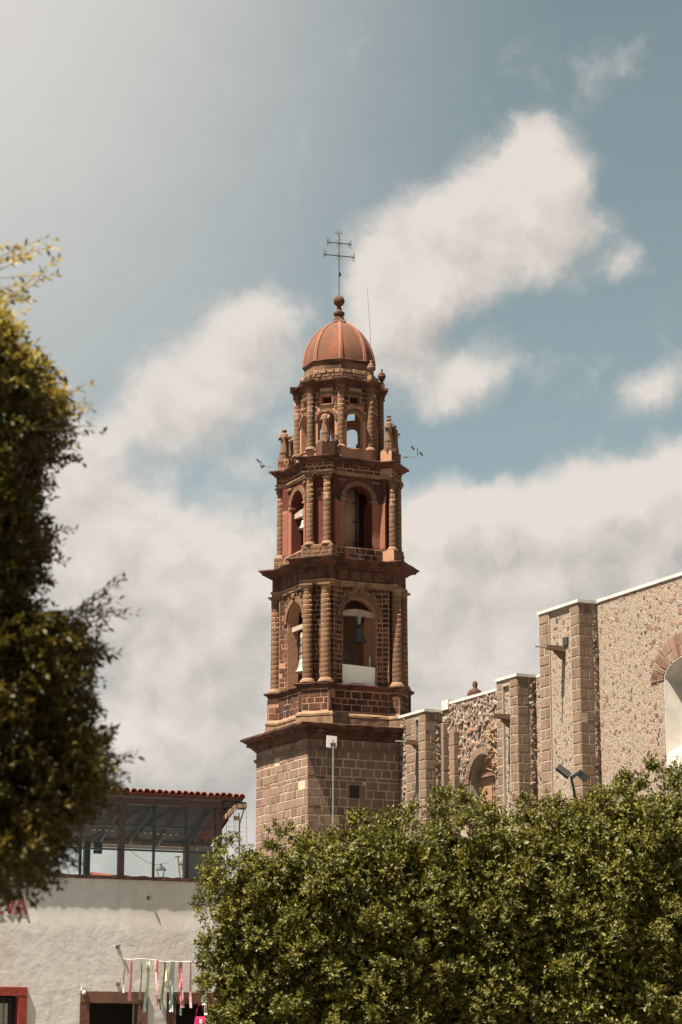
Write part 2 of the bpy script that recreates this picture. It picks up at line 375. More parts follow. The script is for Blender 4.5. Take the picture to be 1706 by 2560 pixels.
M['leafsuntint'] = leafmat('sun_tinted_ficus_leaf', [(.19, .155, .045), (.27, .215, .075), (.13, .11, .028), (.33, .27, .11)], trans=.4, rough=.5)  # paler copy of the near leaf, sunlight put into its colour

# shared unit block: x -0.5..0.5, front at y = 1, z -0.5..0.5, edges worn
def unit_block(i):
    r = random.Random(i); j = lambda a: r.uniform(-a, a)
    def ring(y, k): return [(x * k + j(.012), y, z * k + j(.018)) for x, z in ((-.5, -.5), (.5, -.5), (.5, .5), (-.5, .5))]
    me = bpy.data.meshes.new('stone_block')
    a, b, c = ring(0, 1), ring(.45, 1), ring(1, .93)
    me.from_pydata(a + b + c, [], [(0, 1, 5, 4), (1, 2, 6, 5), (2, 3, 7, 6), (3, 0, 4, 7), (4, 5, 9, 8), (5, 6, 10, 9), (6, 7, 11, 10), (7, 4, 8, 11), (8, 9, 10, 11)])
    me.update(); return me
UNIT = [unit_block(i) for i in range(5)]
BLOCKS = {}
def block_mesh(m):
    if m not in BLOCKS:
        BLOCKS[m] = []
        for u in UNIT:
            c = u.copy(); c.materials.append(m); BLOCKS[m].append(c)
    return random.choice(BLOCKS[m])

def put_block(name, m, parent, pos, right, out, w, d, h, tilt=0):
    o = bpy.data.objects.new(name, block_mesh(m)); link(o, parent)
    r = -Vector(right) * w; f = Vector(out) * d; u = Vector((0, 0, h))
    o.matrix_basis = Matrix(((r.x, f.x, u.x, pos[0]), (r.y, f.y, u.y, pos[1]), (r.z, f.z, u.z, pos[2]), (0, 0, 0, 1)))
    return o

def lay(name, m, parent, org, right, out, width, rows, bw, hole=None, proud=.013, joint=.040, jit=.5, seed=0, start=0):
    """courses of single blocks over a wall face; org is the lower left corner seen from outside, rows absolute (z0, z1)"""
    r = random.Random(seed + 1); org, right, out = Vector(org), Vector(right), Vector(out)
    for k, (z0, z1) in enumerate(rows):
        spans = [(0, width)]
        if hole:
            for a, b in hole(z0, z1):
                ns = []
                for s0, s1 in spans:
                    if b <= s0 or a >= s1: ns.append((s0, s1)); continue
                    if a - s0 > .06: ns.append((s0, a))
                    if s1 - b > .06: ns.append((b, s1))
                spans = ns
        for s0, s1 in spans:
            n = max(1, round((s1 - s0) / bw)); cuts = [s0]
            sh = .5 if (k + start) % 2 else 0
            for i in range(1, n + (1 if sh else 0)):
                x = s0 + (i - sh) * (s1 - s0) / n + r.uniform(-jit, jit) * bw * .5
                if x - cuts[-1] > bw * .3 and s1 - x > bw * .22: cuts.append(x)
            cuts.append(s1)
            for a, b in zip(cuts, cuts[1:]):
                if r.random() < .012: continue
                p = org + right * ((a + b) / 2); j = joint * r.uniform(.6, 1.5)
                put_block(name, m, parent, (p.x, p.y, (z0 + z1) / 2 + r.uniform(-.004, .004)), right, out, max(.03, b - a - j), proud * r.uniform(.6, 1.6), z1 - z0 - j)

def rows_from(z0, z1, h):
    n = max(1, round((z1 - z0) / h)); return [(z0 + (z1 - z0) * i / n, z0 + (z1 - z0) * (i + 1) / n) for i in range(n)]

def voussoirs(name, m, parent, frame, c, zs, r0, r1, n, depth, gap=.12, a0=0, a1=math.pi):
    """wedges round an arch; frame(x, d, z) with d negative outwards"""
    for i in range(n):
        t0 = a0 + (a1 - a0) * (i + gap / 2) / n; t1 = a0 + (a1 - a0) * (i + 1 - gap / 2) / n
        mb = MB(); q = []
        for d in (.0, -depth):
            k = 0 if d == 0 else .01
            for rr, t in ((r0 + k, t0), (r0 + k, t1), (r1 - k, t1), (r1 - k, t0)):
                q.append(frame(c - rr * math.cos(t), d * random.uniform(.9, 1.1), zs + rr * math.sin(t)))
        mb.add(q, [(4, 5, 6, 7), (0, 1, 5, 4), (1, 2, 6, 5), (2, 3, 7, 6), (3, 0, 4, 7)])
        mb.build(name, m, parent)

# ------------------------------------------------------------------ ground, far hill
MB().add([(-3000, -300, 0), (3000, -300, 0), (3000, 5000, 0), (-3000, 5000, 0)], [(0, 1, 2, 3)]).build('ground', M['ground'])['kind'] = 'structure'

# ------------------------------------------------------------------ bell tower
TX, TY = -.087, 102.0
T = empty('bell_tower', (TX, TY, 0), TH)
tag(T, 'tall red-brown stone church bell tower with arched belfries and a ribbed red dome', 'bell tower')
UPV = Vector((0, 0, 1))
def V3(x, y, z=0): return Vector((x, y, z))
D45 = math.sqrt(.5)
FRONT, LEFT, BACK, RIGHT = V3(0, -1), V3(-1, 0), V3(0, 1), V3(1, 0)
CF, CL, CB, CR = V3(-D45, -D45), V3(-D45, D45), V3(D45, D45), V3(D45, -D45)     # corner directions: near, left, far, right
def rgt(o): return UPV.cross(o)
def framer(o, rf):
    r = rgt(o)
    return lambda x, d, z: tuple(o * (rf - d) + r * x + UPV * z)
def ressaut(rf, rc, w):
    """square plan whose four cut corners step forward"""
    p = []
    for d in (CL, CF, CR, CB):
        t = rgt(d); k = math.sqrt(2) * rf - w
        for q in (d * k - t * w, d * rc - t * w, d * rc + t * w, d * k + t * w): p.append((q.x, q.y))
    return p
def octa(r, a0=22.5): return [(r * math.cos(R(a0 + 45 * k)), r * math.sin(R(a0 + 45 * k))) for k in range(8)]

# --- square base of ashlar
H = 2.66
base = MB().box((-H, -H, 0), (H, H, 14.68)).build('base_wall', M['mortar'], T)
wx0, wx1, wz0, wz1 = -.78, -.33, 12.295, 12.83
zs = [14.22]
for h in (.335, .355, .365, .165, .345, .36, .37, .36, .36, .36, .36, .36): zs.append(zs[-1] - h)
rows = list(zip(zs[1:], zs[:-1]))
win = lambda a, b: [(wx0 - .10 + H + .02, wx1 + .32 + H + .02)] if (a < wz1 and b > wz0 + .02) else []
lay('ashlar_block', M['ashlar'], base, (-H - .02, -H, 0), (1, 0, 0), FRONT, 2 * H + .02, rows, .50, win, seed=3)
lay('ashlar_block', M['ashlar'], base, (-H, H, 0), (0, -1, 0), LEFT, 2 * H + .02, rows, .52, seed=4, start=1)
lay('frieze_block', M['ashlar'], base, (-H - .02, -H, 0), (1, 0, 0), FRONT, 2 * H + .02, [(14.36, 14.67)], .56, seed=5)
lay('frieze_block', M['ashlar'], base, (-H, H, 0), (0, -1, 0), LEFT, 2 * H + .02, [(14.36, 14.67)], .52, seed=6)
f = framer(FRONT, H)
wn = MB().box((wx0, -H - .012, wz0), (wx1, -H + .3, wz1)).build('window_opening', M['dark'], T)
MB().box((wx0 - .09, -H - .03, wz1 + .02), (wx1 + .12, -H + .02, wz1 + .15)).build('lintel', M['ashlar'], wn)
MB().box((wx1, -H - .03, wz0), (wx1 + .28, -H + .02, wz1 - .005)).build('jamb', M['ashlar'], wn)
MB().box((wx0 - .09, -H - .028, wz0), (wx0, -H + .02, wz1 - .005)).build('jamb', M['ashlar'], wn)
sq = [(-H, -H), (H, -H), (H, H), (-H, H)]
MB().sweep(sq, [(0, 14.20), (.05, 14.21), (.07, 14.25), (.06, 14.29), (.09, 14.31), (.09, 14.35), (0, 14.36)]).build('string_course', M['ashlar'], T)
MB().sweep(sq, [(0, 14.66), (.06, 14.68), (.09, 14.76), (.20, 14.84), (.22, 14.87), (.30, 14.88), (.31, 15.02), (.36, 15.04), (.44, 15.12), (.53, 15.17), (.54, 15.25), (.50, 15.27), (-.4, 15.33)]).build('base_cornice', M['mould'], T)
MB().sweep([(-H + .4, -H + .4), (H - .4, -H + .4), (H - .4, H - .4), (-H + .4, H - .4)], [(0, 15.2), (0, 15.34)]).build('base_deck', M['mould'], T)

# --- pedestal storey
Rf, Rc, W = 2.26, 2.94, .72
MB().sweep(ressaut(Rf, Rc, W), [(.10, 15.28), (.10, 15.62), (.07, 15.64), (.11, 15.70), (.11, 15.78), (.04, 15.86), (.0, 15.90)]).build('plinth', M['lightmould'], T)
ped = MB().sweep(ressaut(Rf, Rc, W), [(0, 15.88), (0, 16.86)]).build('pedestal_wall', M['mortar_pink'], T)
pr = [(15.93, 16.23), (16.23, 16.47), (16.47, 16.80)]
for d in (CF, CL, CR):
    t = rgt(d); o = d * Rc
    lay('pedestal_block', M['tower'], ped, o - t * (W - .14), t, d, 2 * W - .28, pr, .36, seed=int(d.x * 50 + 90))
    for s in (-1, 1):                                        # plain border strips round the sunk panel
        q = o + t * s * (W - .06)
        put_block('pedestal_block', M['tower'], ped, (q.x, q.y, 16.37), t, d, .11, .05, .92)
    k = math.sqrt(2) * Rf - W
    for s, oo in ((1, t), (-1, -t)):                         # the returns of the corner blocks
        st = d * k + oo * W if s > 0 else d * Rc + oo * W
        lay('pedestal_block', M['tower'], ped, st if s > 0 else st, d if s > 0 else -d, oo, Rc - k, pr, .40, seed=int(d.y * 40 + s * 3 + 60)) if s < 0 else \
            lay('pedestal_block', M['tower'], ped, d * Rc + oo * W, -d, oo, Rc - k, pr, .40, seed=int(d.y * 40 + 60))
xw = Rf - math.sqrt(2) * W
for o in (FRONT, LEFT):
    lay('pedestal_block', M['tower'], ped, o * Rf - rgt(o) * xw, rgt(o), o, 2 * xw, pr, .40, seed=int(o.x * 9 + 30))
MB().sweep(ressaut(Rf, Rc, W), [(0, 16.83), (.04, 16.86), (.05, 16.92), (.13, 16.97), (.16, 17.02), (.16, 17.06), (.10, 17.08), (-.9, 17.10)]).build('pedestal_cap', M['mould'], T)
bc = bpy.data.objects['base_cornice']
for o in (FRONT, LEFT):
    lay('cornice_block', M['tower'], bc, o * (H + .315) - rgt(o) * (H + .33), rgt(o), o, 2 * H + .66, [(14.885, 15.015)], .34, seed=int(o.x * 4 + 200), joint=.02, proud=.03)
MB().box((-2.0, -2.0, 16.6), (2.0, 2.0, 17.13)).build('belfry_floor', M['mould'], T)

# --- columns
def ring_prof(prof, n=14): return prof
DRUMS = {}
def drum_mesh(r, h, key):
    if key not in DRUMS:
        me_b = MB().lathe([(r * .992, -h / 2), (r, -h / 2 + .006), (r, h / 2 - .006), (r * .992, h / 2)], n=20)
        me = bpy.data.meshes.new('column_drum'); me.from_pydata(me_b.v, [], me_b.f); me.update(); me.materials.append(M['drum'])
        me.polygons.foreach_set('use_smooth', [len(p.vertices) == 4 for p in me.polygons]); DRUMS[key] = me
    return DRUMS[key]
def column(parent, pos, z0, z1, r, n, style, ang=0.0, joints='mortar_pink', taper=.90):
    z_sh0 = z0 + r * .85; z_sh1 = z1 - (r * 1.55 if style != 'plain' else r * 1.2)
    c = MB().lathe([(r * .976, z_sh0), (r * .976 * taper, z_sh1)], n=14).build('column', M[joints], parent, (pos.x, pos.y, 0), smooth=True)
    hd = (z_sh1 - z_sh0) / n
    for i in range(n):
        o = bpy.data.objects.new('column_drum', drum_mesh(r, hd - .026, (round(r, 3), round(hd, 3)))); link(o, c)
        k = 1 - (1 - taper) * (i + .5) / n
        k *= random.uniform(.996, 1.008)
        o.location = (random.uniform(-.004, .004), random.uniform(-.004, .004), z_sh0 + (i + .5) * hd); o.scale = (k, k, 1)
        o.rotation_euler = (0, 0, random.uniform(0, 6))
    MB().lathe([(r * 1.5, z0), (r * 1.5, z0 + r * .22), (r * 1.32, z0 + r * .24), (r * 1.42, z0 + r * .40), (r * 1.32, z0 + r * .55), (r * 1.12, z0 + r * .60), (r * 1.15, z0 + r * .74), (r * 1.02, z0 + r * .87)], n=16).build('column_base', M['lightmould'], c, smooth=True)
    rt = r * taper
    if style == 'plain':
        MB().lathe([(rt, z_sh1), (rt * 1.12, z_sh1 + .03), (rt * 1.0, z_sh1 + .07), (rt * 1.02, z_sh1 + .12), (rt * 1.3, z1 - .10), (rt * 1.35, z1 - .07)], n=16).lathe([(rt * 1.9, z1 - .07), (rt * 1.95, z1)], n=4, a0=ang + math.pi / 4).build('capital', M['lightmould'], c)
    else:
        mb = MB().lathe([(rt, z_sh1), (rt * 1.15, z_sh1 + .025), (rt * 1.0, z_sh1 + .05), (rt * 1.05, z_sh1 + r * .8), (rt * 1.3, z1 - r * .3)], n=16)
        mb.lathe([(rt * 1.8, z1 - r * .28), (rt * 2.0, z1)], n=4, a0=ang + math.pi / 4)
        for k in range(4):                                    # corner scrolls
            a = ang + math.pi / 4 + k * math.pi / 2; cx, cy = rt * 1.35 * math.cos(a), rt * 1.35 * math.sin(a)
            pts = []
            for j in range(9):
                q = j / 8 * 4.6; rr = r * .42 * (1 - j / 11)
                pts.append((cx + math.cos(a) * rr * math.cos(q), cy + math.sin(a) * rr * math.cos(q), z1 - r * .62 + rr * math.sin(q)))
            mb.tube(pts, r * .15, 5)
        for k in range(8):                                    # leaves round the bell
            a = ang + k * math.pi / 4
            mb.tube([(rt * math.cos(a), rt * math.sin(a), z_sh1 + .04), (rt * 1.2 * math.cos(a), rt * 1.2 * math.sin(a), z_sh1 + r * .5), (rt * 1.5 * math.cos(a), rt * 1.5 * math.sin(a), z_sh1 + r * .62)], [r * .2, r * .2, r * .08], 5)
        mb.build('capital', M['carved'], c)
    return c

def storey(z0, z1, rf, rw, w, jamb, thick, zs, core):
    """four corner piers and the wall over each arch"""
    k = math.sqrt(2) * rf - w
    piers = []
    for d, a, b in ((CF, LEFT, FRONT), (CR, FRONT, RIGHT), (CB, RIGHT, BACK), (CL, BACK, LEFT)):
        t = rgt(d)
        P = [a * rf + rgt(a) * jamb, d * k - t * w, d * rw - t * w, d * rw + t * w, d * k + t * w, b * rf - rgt(b) * jamb,
             b * (rf - thick) - rgt(b) * jamb, d * (k - .35), a * (rf - thick) + rgt(a) * jamb]
        piers.append(MB().prism([(p.x, p.y) for p in P], z0, z1).build('pier', core, T))
    arch = {}
    for o, nm in ((FRONT, 0), (LEFT, 1), (BACK, 2), (RIGHT, 3)):
        mb = MB(); panel_with_opening(mb, -jamb - .001, jamb + .001, [(zs, z1, ('a', -jamb, jamb))], thick, framer(o, rf))
        arch[tuple(o)] = mb.build('arch_wall', core, T)
    MB().box((-rf + .1, -rf + .1, z1 - .05), (rf - .1, rf - .1, z1 + .2)).build('vault_slab', M['innerwall'], T)
    return piers, arch

# --- first belfry
Z0, Z1 = 17.08, 21.28
RF1, JA1, ZS1 = 2.05, .80, 20.0
(p_f, p_r, p_b, p_l), arch1 = storey(Z0, Z1, RF1, 2.48, .70, JA1, .50, ZS1, M['mortar_pink'])
rws = rows_from(17.12, 21.26, .205)
def strips(pier, m, name, d, a, b, rf, rw, w, jamb, rows, bw):
    t = rgt(d); k = math.sqrt(2) * rf - w; xw = rf - math.sqrt(2) * w
    s = int(d.x * 31 + d.y * 17 + 80)
    lay(name, m, pier, d * rw - t * w, t, d, 2 * w, rows, bw, seed=s)
    lay(name, m, pier, b * rf - rgt(b) * xw, rgt(b), b, xw - jamb, rows, bw, seed=s + 1)
    lay(name, m, pier, a * rf + rgt(a) * jamb, rgt(a), a, xw - jamb, rows, bw, seed=s + 2)
    lay(name, m, pier, d * rw + t * w, -d, t, rw - k, rows, bw * 1.3, seed=s + 3)
    lay(name, m, pier, d * k - t * w, d, -t, rw - k, rows, bw * 1.3, seed=s + 4)
strips(p_f, M['tower'], 'pier_block', CF, LEFT, FRONT, RF1, 2.48, .70, JA1, rws, .36)
strips(p_r, M['tower'], 'pier_block', CR, FRONT, RIGHT, RF1, 2.48, .70, JA1, rws, .36)
for a, nm in ((rws, 'pier_block'),):
    t = rgt(CL)
    lay(nm, M['tower'], p_l, CL * 2.48 - t * .70, t, CL, 1.40, a, .36, seed=71)
    lay(nm, M['tower'], p_l, LEFT * RF1 - rgt(LEFT) * (RF1 - math.sqrt(2) * .70), rgt(LEFT), LEFT, RF1 - math.sqrt(2) * .70 - JA1, a, .36, seed=72)
    lay(nm, M['tower'], p_l, CL * 2.48 + t * .70, -CL, t, 2.48 - (math.sqrt(2) * RF1 - .70), a, .4, seed=73)
for o in (FRONT, LEFT):
    fr = framer(o, RF1)
    voussoirs('voussoir', M['drum'], arch1[tuple(o)], fr, 0, ZS1, JA1 + .01, JA1 + .27, 17, .07)
    ch = lambda a, b: [(JA1 + .03 + 0 * a - math.sqrt(max(0, (JA1 + .30) ** 2 - max(0, a - ZS1) ** 2)), JA1 + .03 + math.sqrt(max(0, (JA1 + .30) ** 2 - max(0, a - ZS1) ** 2)))]
    lay('spandrel_block', M['tower'], arch1[tuple(o)], o * RF1 - rgt(o) * (JA1 + .03), rgt(o), o, 2 * JA1 + .06, rows_from(ZS1 + .2, 21.26, .2), .34, ch, seed=int(80 + o.x * 5))
    mb = MB(); r = rgt(o)                                       # carved scrolls over the arch
    for s in (-1, 1):
        for q, (cx, cz, rr) in enumerate(((.32, ZS1 + 1.17, .13), (.62, ZS1 + 1.0, .12), (.86, ZS1 + .72, .11))):
            pts = [tuple(o * (RF1 + .05) + r * s * (cx + rr * (1 - j / 12) * math.cos(j * .75)) + UPV * (cz + rr * (1 - j / 12) * math.sin(j * .75))) for j in range(10)]
            mb.tube(pts, .035, 5)
    key = o * (RF1 + .10) + UPV * (ZS1 + 1.06)
    mb.ball(tuple(key), .13, 8, (.8, .8, 1.3)); mb.build('arch_carving', M['carved'], T)
RC1 = 2.74
for d, n in ((CF, 2), (CL, 2), (CR, 2)):
    for s in (-1, 1):
        column(T, d * RC1 + rgt(d) * .40 * s, 17.10, 21.28, .225, 18, 'plain', math.atan2(d.y, d.x))
MB().lathe([(.95, 17.1), (.95, 18.4)], c=(-.55, .5), n=4, a0=.78).build('bell_frame_base', M['innerwall'], T)
MB().box((-.95, -.9, 17.13), (.12, -.82, 18.75)).build('timber_screen', M['wood'], T)
MB().lathe([(.62, 17.1), (.62, 21.2)], c=(-.25, .45), n=20).build('stair_drum', M['innerwall'], T, smooth=True)
MB().box((.1, .75, 17.1), (1.3, .95, 21.2)).build('inner_wall', M['wood'], T)
MB().box((-1.2, .95, 17.1), (.1, 1.15, 21.2)).build('inner_wall', M['redpaint'], T)

# entablature of the first belfry
P1 = ressaut(2.18, 2.80, .74)
MB().sweep(P1, [(0, 21.27), (0, 21.38), (.04, 21.39), (.05, 21.47), (0, 21.49)]).build('architrave', M['lightmould'], T)
fz = MB().sweep(P1, [(-.02, 21.47), (-.02, 22.02)]).build('frieze', M['mould'], T)
k1 = math.sqrt(2) * 2.18 - .74; x1 = 2.18 - math.sqrt(2) * .74
for d in (CF, CL, CR):
    t = rgt(d)
    lay('frieze_block', M['mould'], fz, d * 2.78 - t * .72, t, d, 1.44, [(21.5, 21.76), (21.76, 22.0)], .30, seed=int(d.x * 9 + 40))
    lay('frieze_block', M['mould'], fz, d * 2.78 + t * .72, -d, t, 2.78 - k1, [(21.5, 21.76), (21.76, 22.0)], .28, seed=int(d.x * 9 + 44))
for o in (FRONT, LEFT):
    r = rgt(o)
    for i in range(4):                                          # square sunk panels with carved rings
        c0 = o * 2.165 + r * (-x1 + (i + .5) * 2 * x1 / 4) + UPV * 21.75
        put_block('frieze_panel', M['mould'], fz, tuple(c0), r, o, 2 * x1 / 4 - .05, .04, .44)
        mb = MB()
        for rr in (.15, .09):
            mb.tube([tuple(c0 + o * .045 + r * rr * math.cos(j * math.pi / 6) + UPV * rr * math.sin(j * math.pi / 6)) for j in range(13)], .016, 4)
        mb.ball(tuple(c0 + o * .045), .04, 6); mb.build('rosette', M['carved'], fz)
MB().sweep(P1, [(-.02, 22.0), (.06, 22.02), (.08, 22.08), (.17, 22.12), (.19, 22.15), (.34, 22.17), (.35, 22.24), (.42, 22.28), (.46, 22.33), (.46, 22.37), (.38, 22.39), (-.5, 22.44)]).build('cornice', M['mould'], T)
mb = MB()
for d in (CF, CL, CR):
    t = rgt(d)
    for i in range(11):
        q = d * 2.90 + t * (-.78 + .156 * i); mb.box((q.x - .035, q.y - .035, 22.075), (q.x + .035, q.y + .035, 22.125))
for o in (FRONT, LEFT):
    r = rgt(o)
    for i in range(17):
        q = o * 2.31 + r * (-1.1 + 2.2 * i / 16); mb.box((q.x - .035, q.y - .035, 22.075), (q.x + .035, q.y + .035, 22.125))
tag(mb.build('dentils', M['mould'], T), kind='stuff')
MB().box((-1.9, -1.9, 22.2), (1.9, 1.9, 22.46)).build('belfry_floor', M['mould'], T)

# --- second belfry
Rf2, Rc2, W2 = 2.05, 2.72, .68
ped2 = MB().sweep(ressaut(Rf2, Rc2, W2), [(.03, 22.34), (.03, 22.46), (0, 22.48), (0, 22.98), (-.8, 23.0)]).build('pedestal_wall', M['mortar_pink'], T)
pr2 = [(22.42, 22.60), (22.60, 22.79), (22.79, 22.97)]
for d in (CF, CL, CR):
    t = rgt(d); k = math.sqrt(2) * Rf2 - W2
    lay('pedestal_block', M['drum'], ped2, d * (Rc2 + .02) - t * W2, t, d, 2 * W2, pr2, .32, seed=int(d.x * 7 + 20))
    lay('pedestal_block', M['drum'], ped2, d * (Rc2 + .02) + t * W2, -d, t, Rc2 - k, pr2, .4, seed=int(d.x * 7 + 23))
xw2 = Rf2 - math.sqrt(2) * W2
for o in (FRONT, LEFT):
    lay('pedestal_block', M['tower'], ped2, o * Rf2 - rgt(o) * xw2, rgt(o), o, 2 * xw2, [(22.46, 22.70), (22.70, 22.95)], .5, seed=int(o.x * 3 + 9))
RF2, JA2, ZS2 = 1.95, .64, 25.05
(q_f, q_r, q_b, q_l), arch2 = storey(22.96, 26.09, RF2, 2.36, .68, JA2, .45, ZS2, M['redpaint'])
ZP = 25.0                                                        # plastered below, bare stone above
rw2 = rows_from(ZP, 26.07, .18)
strips(q_f, M['tower'], 'pier_block', CF, LEFT, FRONT, RF2, 2.36, .68, JA2, rw2, .30)
strips(q_r, M['tower'], 'pier_block', CR, FRONT, RIGHT, RF2, 2.36, .68, JA2, rw2, .30)
t = rgt(CL)
lay('pier_block', M['tower'], q_l, CL * 2.36 - t * .68, t, CL, 1.36, rw2, .30, seed=91)
xs2 = RF2 - math.sqrt(2) * .68
for pier, o, s in ((q_f, LEFT, 1), (q_f, FRONT, -1), (q_r, FRONT, 1), (q_l, LEFT, -1)):   # painted panels beside the arches
    r = rgt(o); c0 = o * RF2 + r * s * (xs2 + JA2) / 2 + UPV * (22.98 + ZP) / 2
    put_block('plaster_panel', M['pinkplaster'], pier, tuple(c0), r, o, (xs2 - JA2) * .96, .035, ZP - 23.0)
    c0 = o * RF2 + r * s * (JA2 + .03) + UPV * (23.2)
for pier, d, sides in ((q_f, CF, (1, -1)), (q_r, CR, (1, -1)), (q_l, CL, (1,))):
    t = rgt(d); k = math.sqrt(2) * RF2 - .68
    for s in sides:
        c0 = d * (k + 2.36) / 2 + t * s * .68 + UPV * (22.98 + ZP) / 2
        put_block('plaster_panel', M['pinkplaster'], pier, tuple(c0), -d * s, t * s, (2.36 - k) * .9, .03, ZP - 23.0)
for o in (FRONT, LEFT):
    fr = framer(o, RF2); r = rgt(o)
    voussoirs('voussoir', M['drum'], arch2[tuple(o)], fr, 0, ZS2, JA2 + .01, JA2 + .22, 13, .06)
    ch = lambda a, b: [(JA2 + .03 - math.sqrt(max(0, (JA2 + .25) ** 2 - max(0, a - ZS2) ** 2)), JA2 + .03 + math.sqrt(max(0, (JA2 + .25) ** 2 - max(0, a - ZS2) ** 2)))]
    lay('spandrel_block', M['tower'], arch2[tuple(o)], o * RF2 - r * (JA2 + .03), r, o, 2 * JA2 + .06, rows_from(ZS2 + .2, 26.07, .2), .3, ch, seed=int(85 + o.x * 5))
    for s in (-1, 1):                                            # pilaster capitals and imposts beside the arch
        mb = MB(); c0 = o * (RF2 + .03) + r * s * (xs2 + JA2) / 2
        for i in range(5):
            mb.ball(tuple(c0 + r * (i - 2) * .075 + UPV * (25.88 + .05 * (i % 2))), .07, 6)
        mb.build('pilaster_capital', M['carved'], T)
    a = o * (RF2 + .02) - r * (JA2 + .14) + UPV * ZS2
    for s in (-1, 1):
        q = o * (RF2 - .05) + r * s * (JA2 + .10)
        mb = MB(); mb.bar(tuple(q + UPV * ZS2 - r * .12), tuple(q + UPV * ZS2 + r * .12), .26, .09); mb.build('impost', M['lightmould'], T)
RC2 = 2.55
for d in (CF, CL, CR):
    for s in (-1, 1):
        column(T, d * RC2 + rgt(d) * .385 * s, 22.98, 26.09, .172, 13, 'scroll', math.atan2(d.y, d.x))
MB().lathe([(.86, 22.4), (.86, 26.1)], c=(-.16, -.30), n=24).build('stair_drum', M['innerpale'], T, smooth=True)
mb = MB(); mb.bar((.30, -1.16, 22.5), (.33, -1.15, 26.0), .06, .06)
for z in (23.4, 24.3, 25.1): mb.bar((.1, -1.2, z), (.42, -1.1, z), .04, .05)
mb.build('iron_ladder', M['iron'], T)

P2 = ressaut(2.02, 2.66, .70)
MB().sweep(P2, [(0, 26.08), (0, 26.16), (.03, 26.17), (.03, 26.22), (0, 26.23)]).build('architrave', M['lightmould'], T)
fz2 = MB().sweep(P2, [(-.02, 26.20), (-.02, 26.56)]).build('frieze', M['mortar_pink'], T)
k2 = math.sqrt(2) * 2.02 - .70; x2 = 2.02 - math.sqrt(2) * .70
for d in (CF, CL, CR):
    t = rgt(d)
    lay('frieze_block', M['tower'], fz2, d * 2.64 - t * .69, t, d, 1.38, [(26.23, 26.39), (26.39, 26.55)], .28, seed=int(d.x * 9 + 51))
    lay('frieze_block', M['tower'], fz2, d * 2.64 + t * .69, -d, t, 2.64 - k2, [(26.23, 26.39), (26.39, 26.55)], .28, seed=int(d.x * 9 + 54))
for o in (FRONT, LEFT):
    lay('frieze_block', M['tower'], fz2, o * 2.0 - rgt(o) * x2, rgt(o), o, 2 * x2, [(26.23, 26.39), (26.39, 26.55)], .38, seed=int(o.x * 9 + 57))
MB().sweep(P2, [(-.02, 26.54), (.05, 26.56), (.06, 26.60), (.14, 26.65), (.16, 26.70), (.24, 26.73), (.26, 26.79), (.2, 26.81), (-.6, 26.84)]).build('cornice', M['mould'], T)
MB().box((-1.7, -1.7, 26.6), (1.7, 1.7, 26.86)).build('terrace_floor', M['mould'], T)

# --- lantern
RL = 1.76; AP = RL * math.cos(R(22.5)); HW = RL * math.sin(R(22.5))
MB().sweep(octa(1.92), [(0, 26.8), (0, 27.30), (.05, 27.33), (.05, 27.38), (-.2, 27.40)]).build('lantern_plinth', M['mortar_pink'], T)
lp = MB().lathe([(.5, 26.85), (.5, 27.3)], n=8).build('lantern_core', M['mortar_pink'], T)
ZA, ZTOP, JL, ZSL = 27.36, 30.14, .39, 28.66
for k in range(8):
    o = V3(math.cos(R(45 * k)), math.sin(R(45 * k))); r = rgt(o); fr = framer(o, AP)
    mb = MB(); panel_with_opening(mb, -HW + .02, HW - .02, [(ZA, ZSL, ('r', -JL, JL)), (ZSL, 29.38, ('a', -JL, JL)), (29.38, 29.76, ('r', -.26, .26)), (29.76, ZTOP, None)], .30, fr)
    wl = mb.build('lantern_wall', M['mortar_pink'], T)
    if k in (4, 5, 6, 7, 3):
        hole = lambda a, b: ([(HW - math.sqrt(max(0, (JL + .17) ** 2 - max(0, a - ZSL) ** 2)), HW + math.sqrt(max(0, (JL + .17) ** 2 - max(0, a - ZSL) ** 2)))] if (b > ZA and a < ZSL + JL + .15) else []) + ([(HW - .28, HW + .28)] if (b > 29.36 and a < 29.93) else [])
        lay('lantern_block', M['tower'], wl, o * AP - r * HW, r, o, 2 * HW, rows_from(ZA, ZTOP, .21), .33, hole, seed=k + 100, joint=.035)
        voussoirs('lantern_voussoir', M['drum'], wl, fr, 0, ZSL, JL + .01, JL + .15, 13, .05)
        for i in range(7):
            x = -.30 + i * .1
            put_block('flat_arch_stone', M['drum'], wl, fr(x * 1.05, 0, 29.855), r, o, .082, .04, .16)
        MB().bar(fr(-.33, -.03, 29.36), fr(.33, -.03, 29.36), .08, .05).build('window_sill', M['lightmould'], wl)
for k in range(8):
    a = R(22.5 + 45 * k); p = V3(math.cos(a), math.sin(a)) * (RL + .05)
    if k in (0, 1, 2): MB().lathe([(.16, 27.36), (.16, 30.14)], c=(p.x, p.y), n=12).build('column', M['drum'], T, smooth=True)
    else: column(T, p, 27.36, 30.16, .165, 12, 'scroll', a)
MB().sweep(octa(1.80), [(0, 30.10), (.0, 30.20), (.05, 30.22), (.05, 30.28), (.14, 30.33), (.22, 30.36), (.23, 30.43), (.14, 30.46), (-.6, 30.5)]).build('lantern_cornice', M['mould'], T)
for k in range(8):                                               # cornice stepping out over each column
    a = R(22.5 + 45 * k); d = V3(math.cos(a), math.sin(a)); t = rgt(d)
    q = [d * 1.6 - t * .21, d * 2.02 - t * .21, d * 2.02 + t * .21, d * 1.6 + t * .21]
    MB().sweep([(v.x, v.y) for v in q], [(0, 30.13), (0, 30.22), (.03, 30.24), (.03, 30.29), (.12, 30.36), (.13, 30.45), (.05, 30.48)]).build('cornice_block', M['mould'], T)
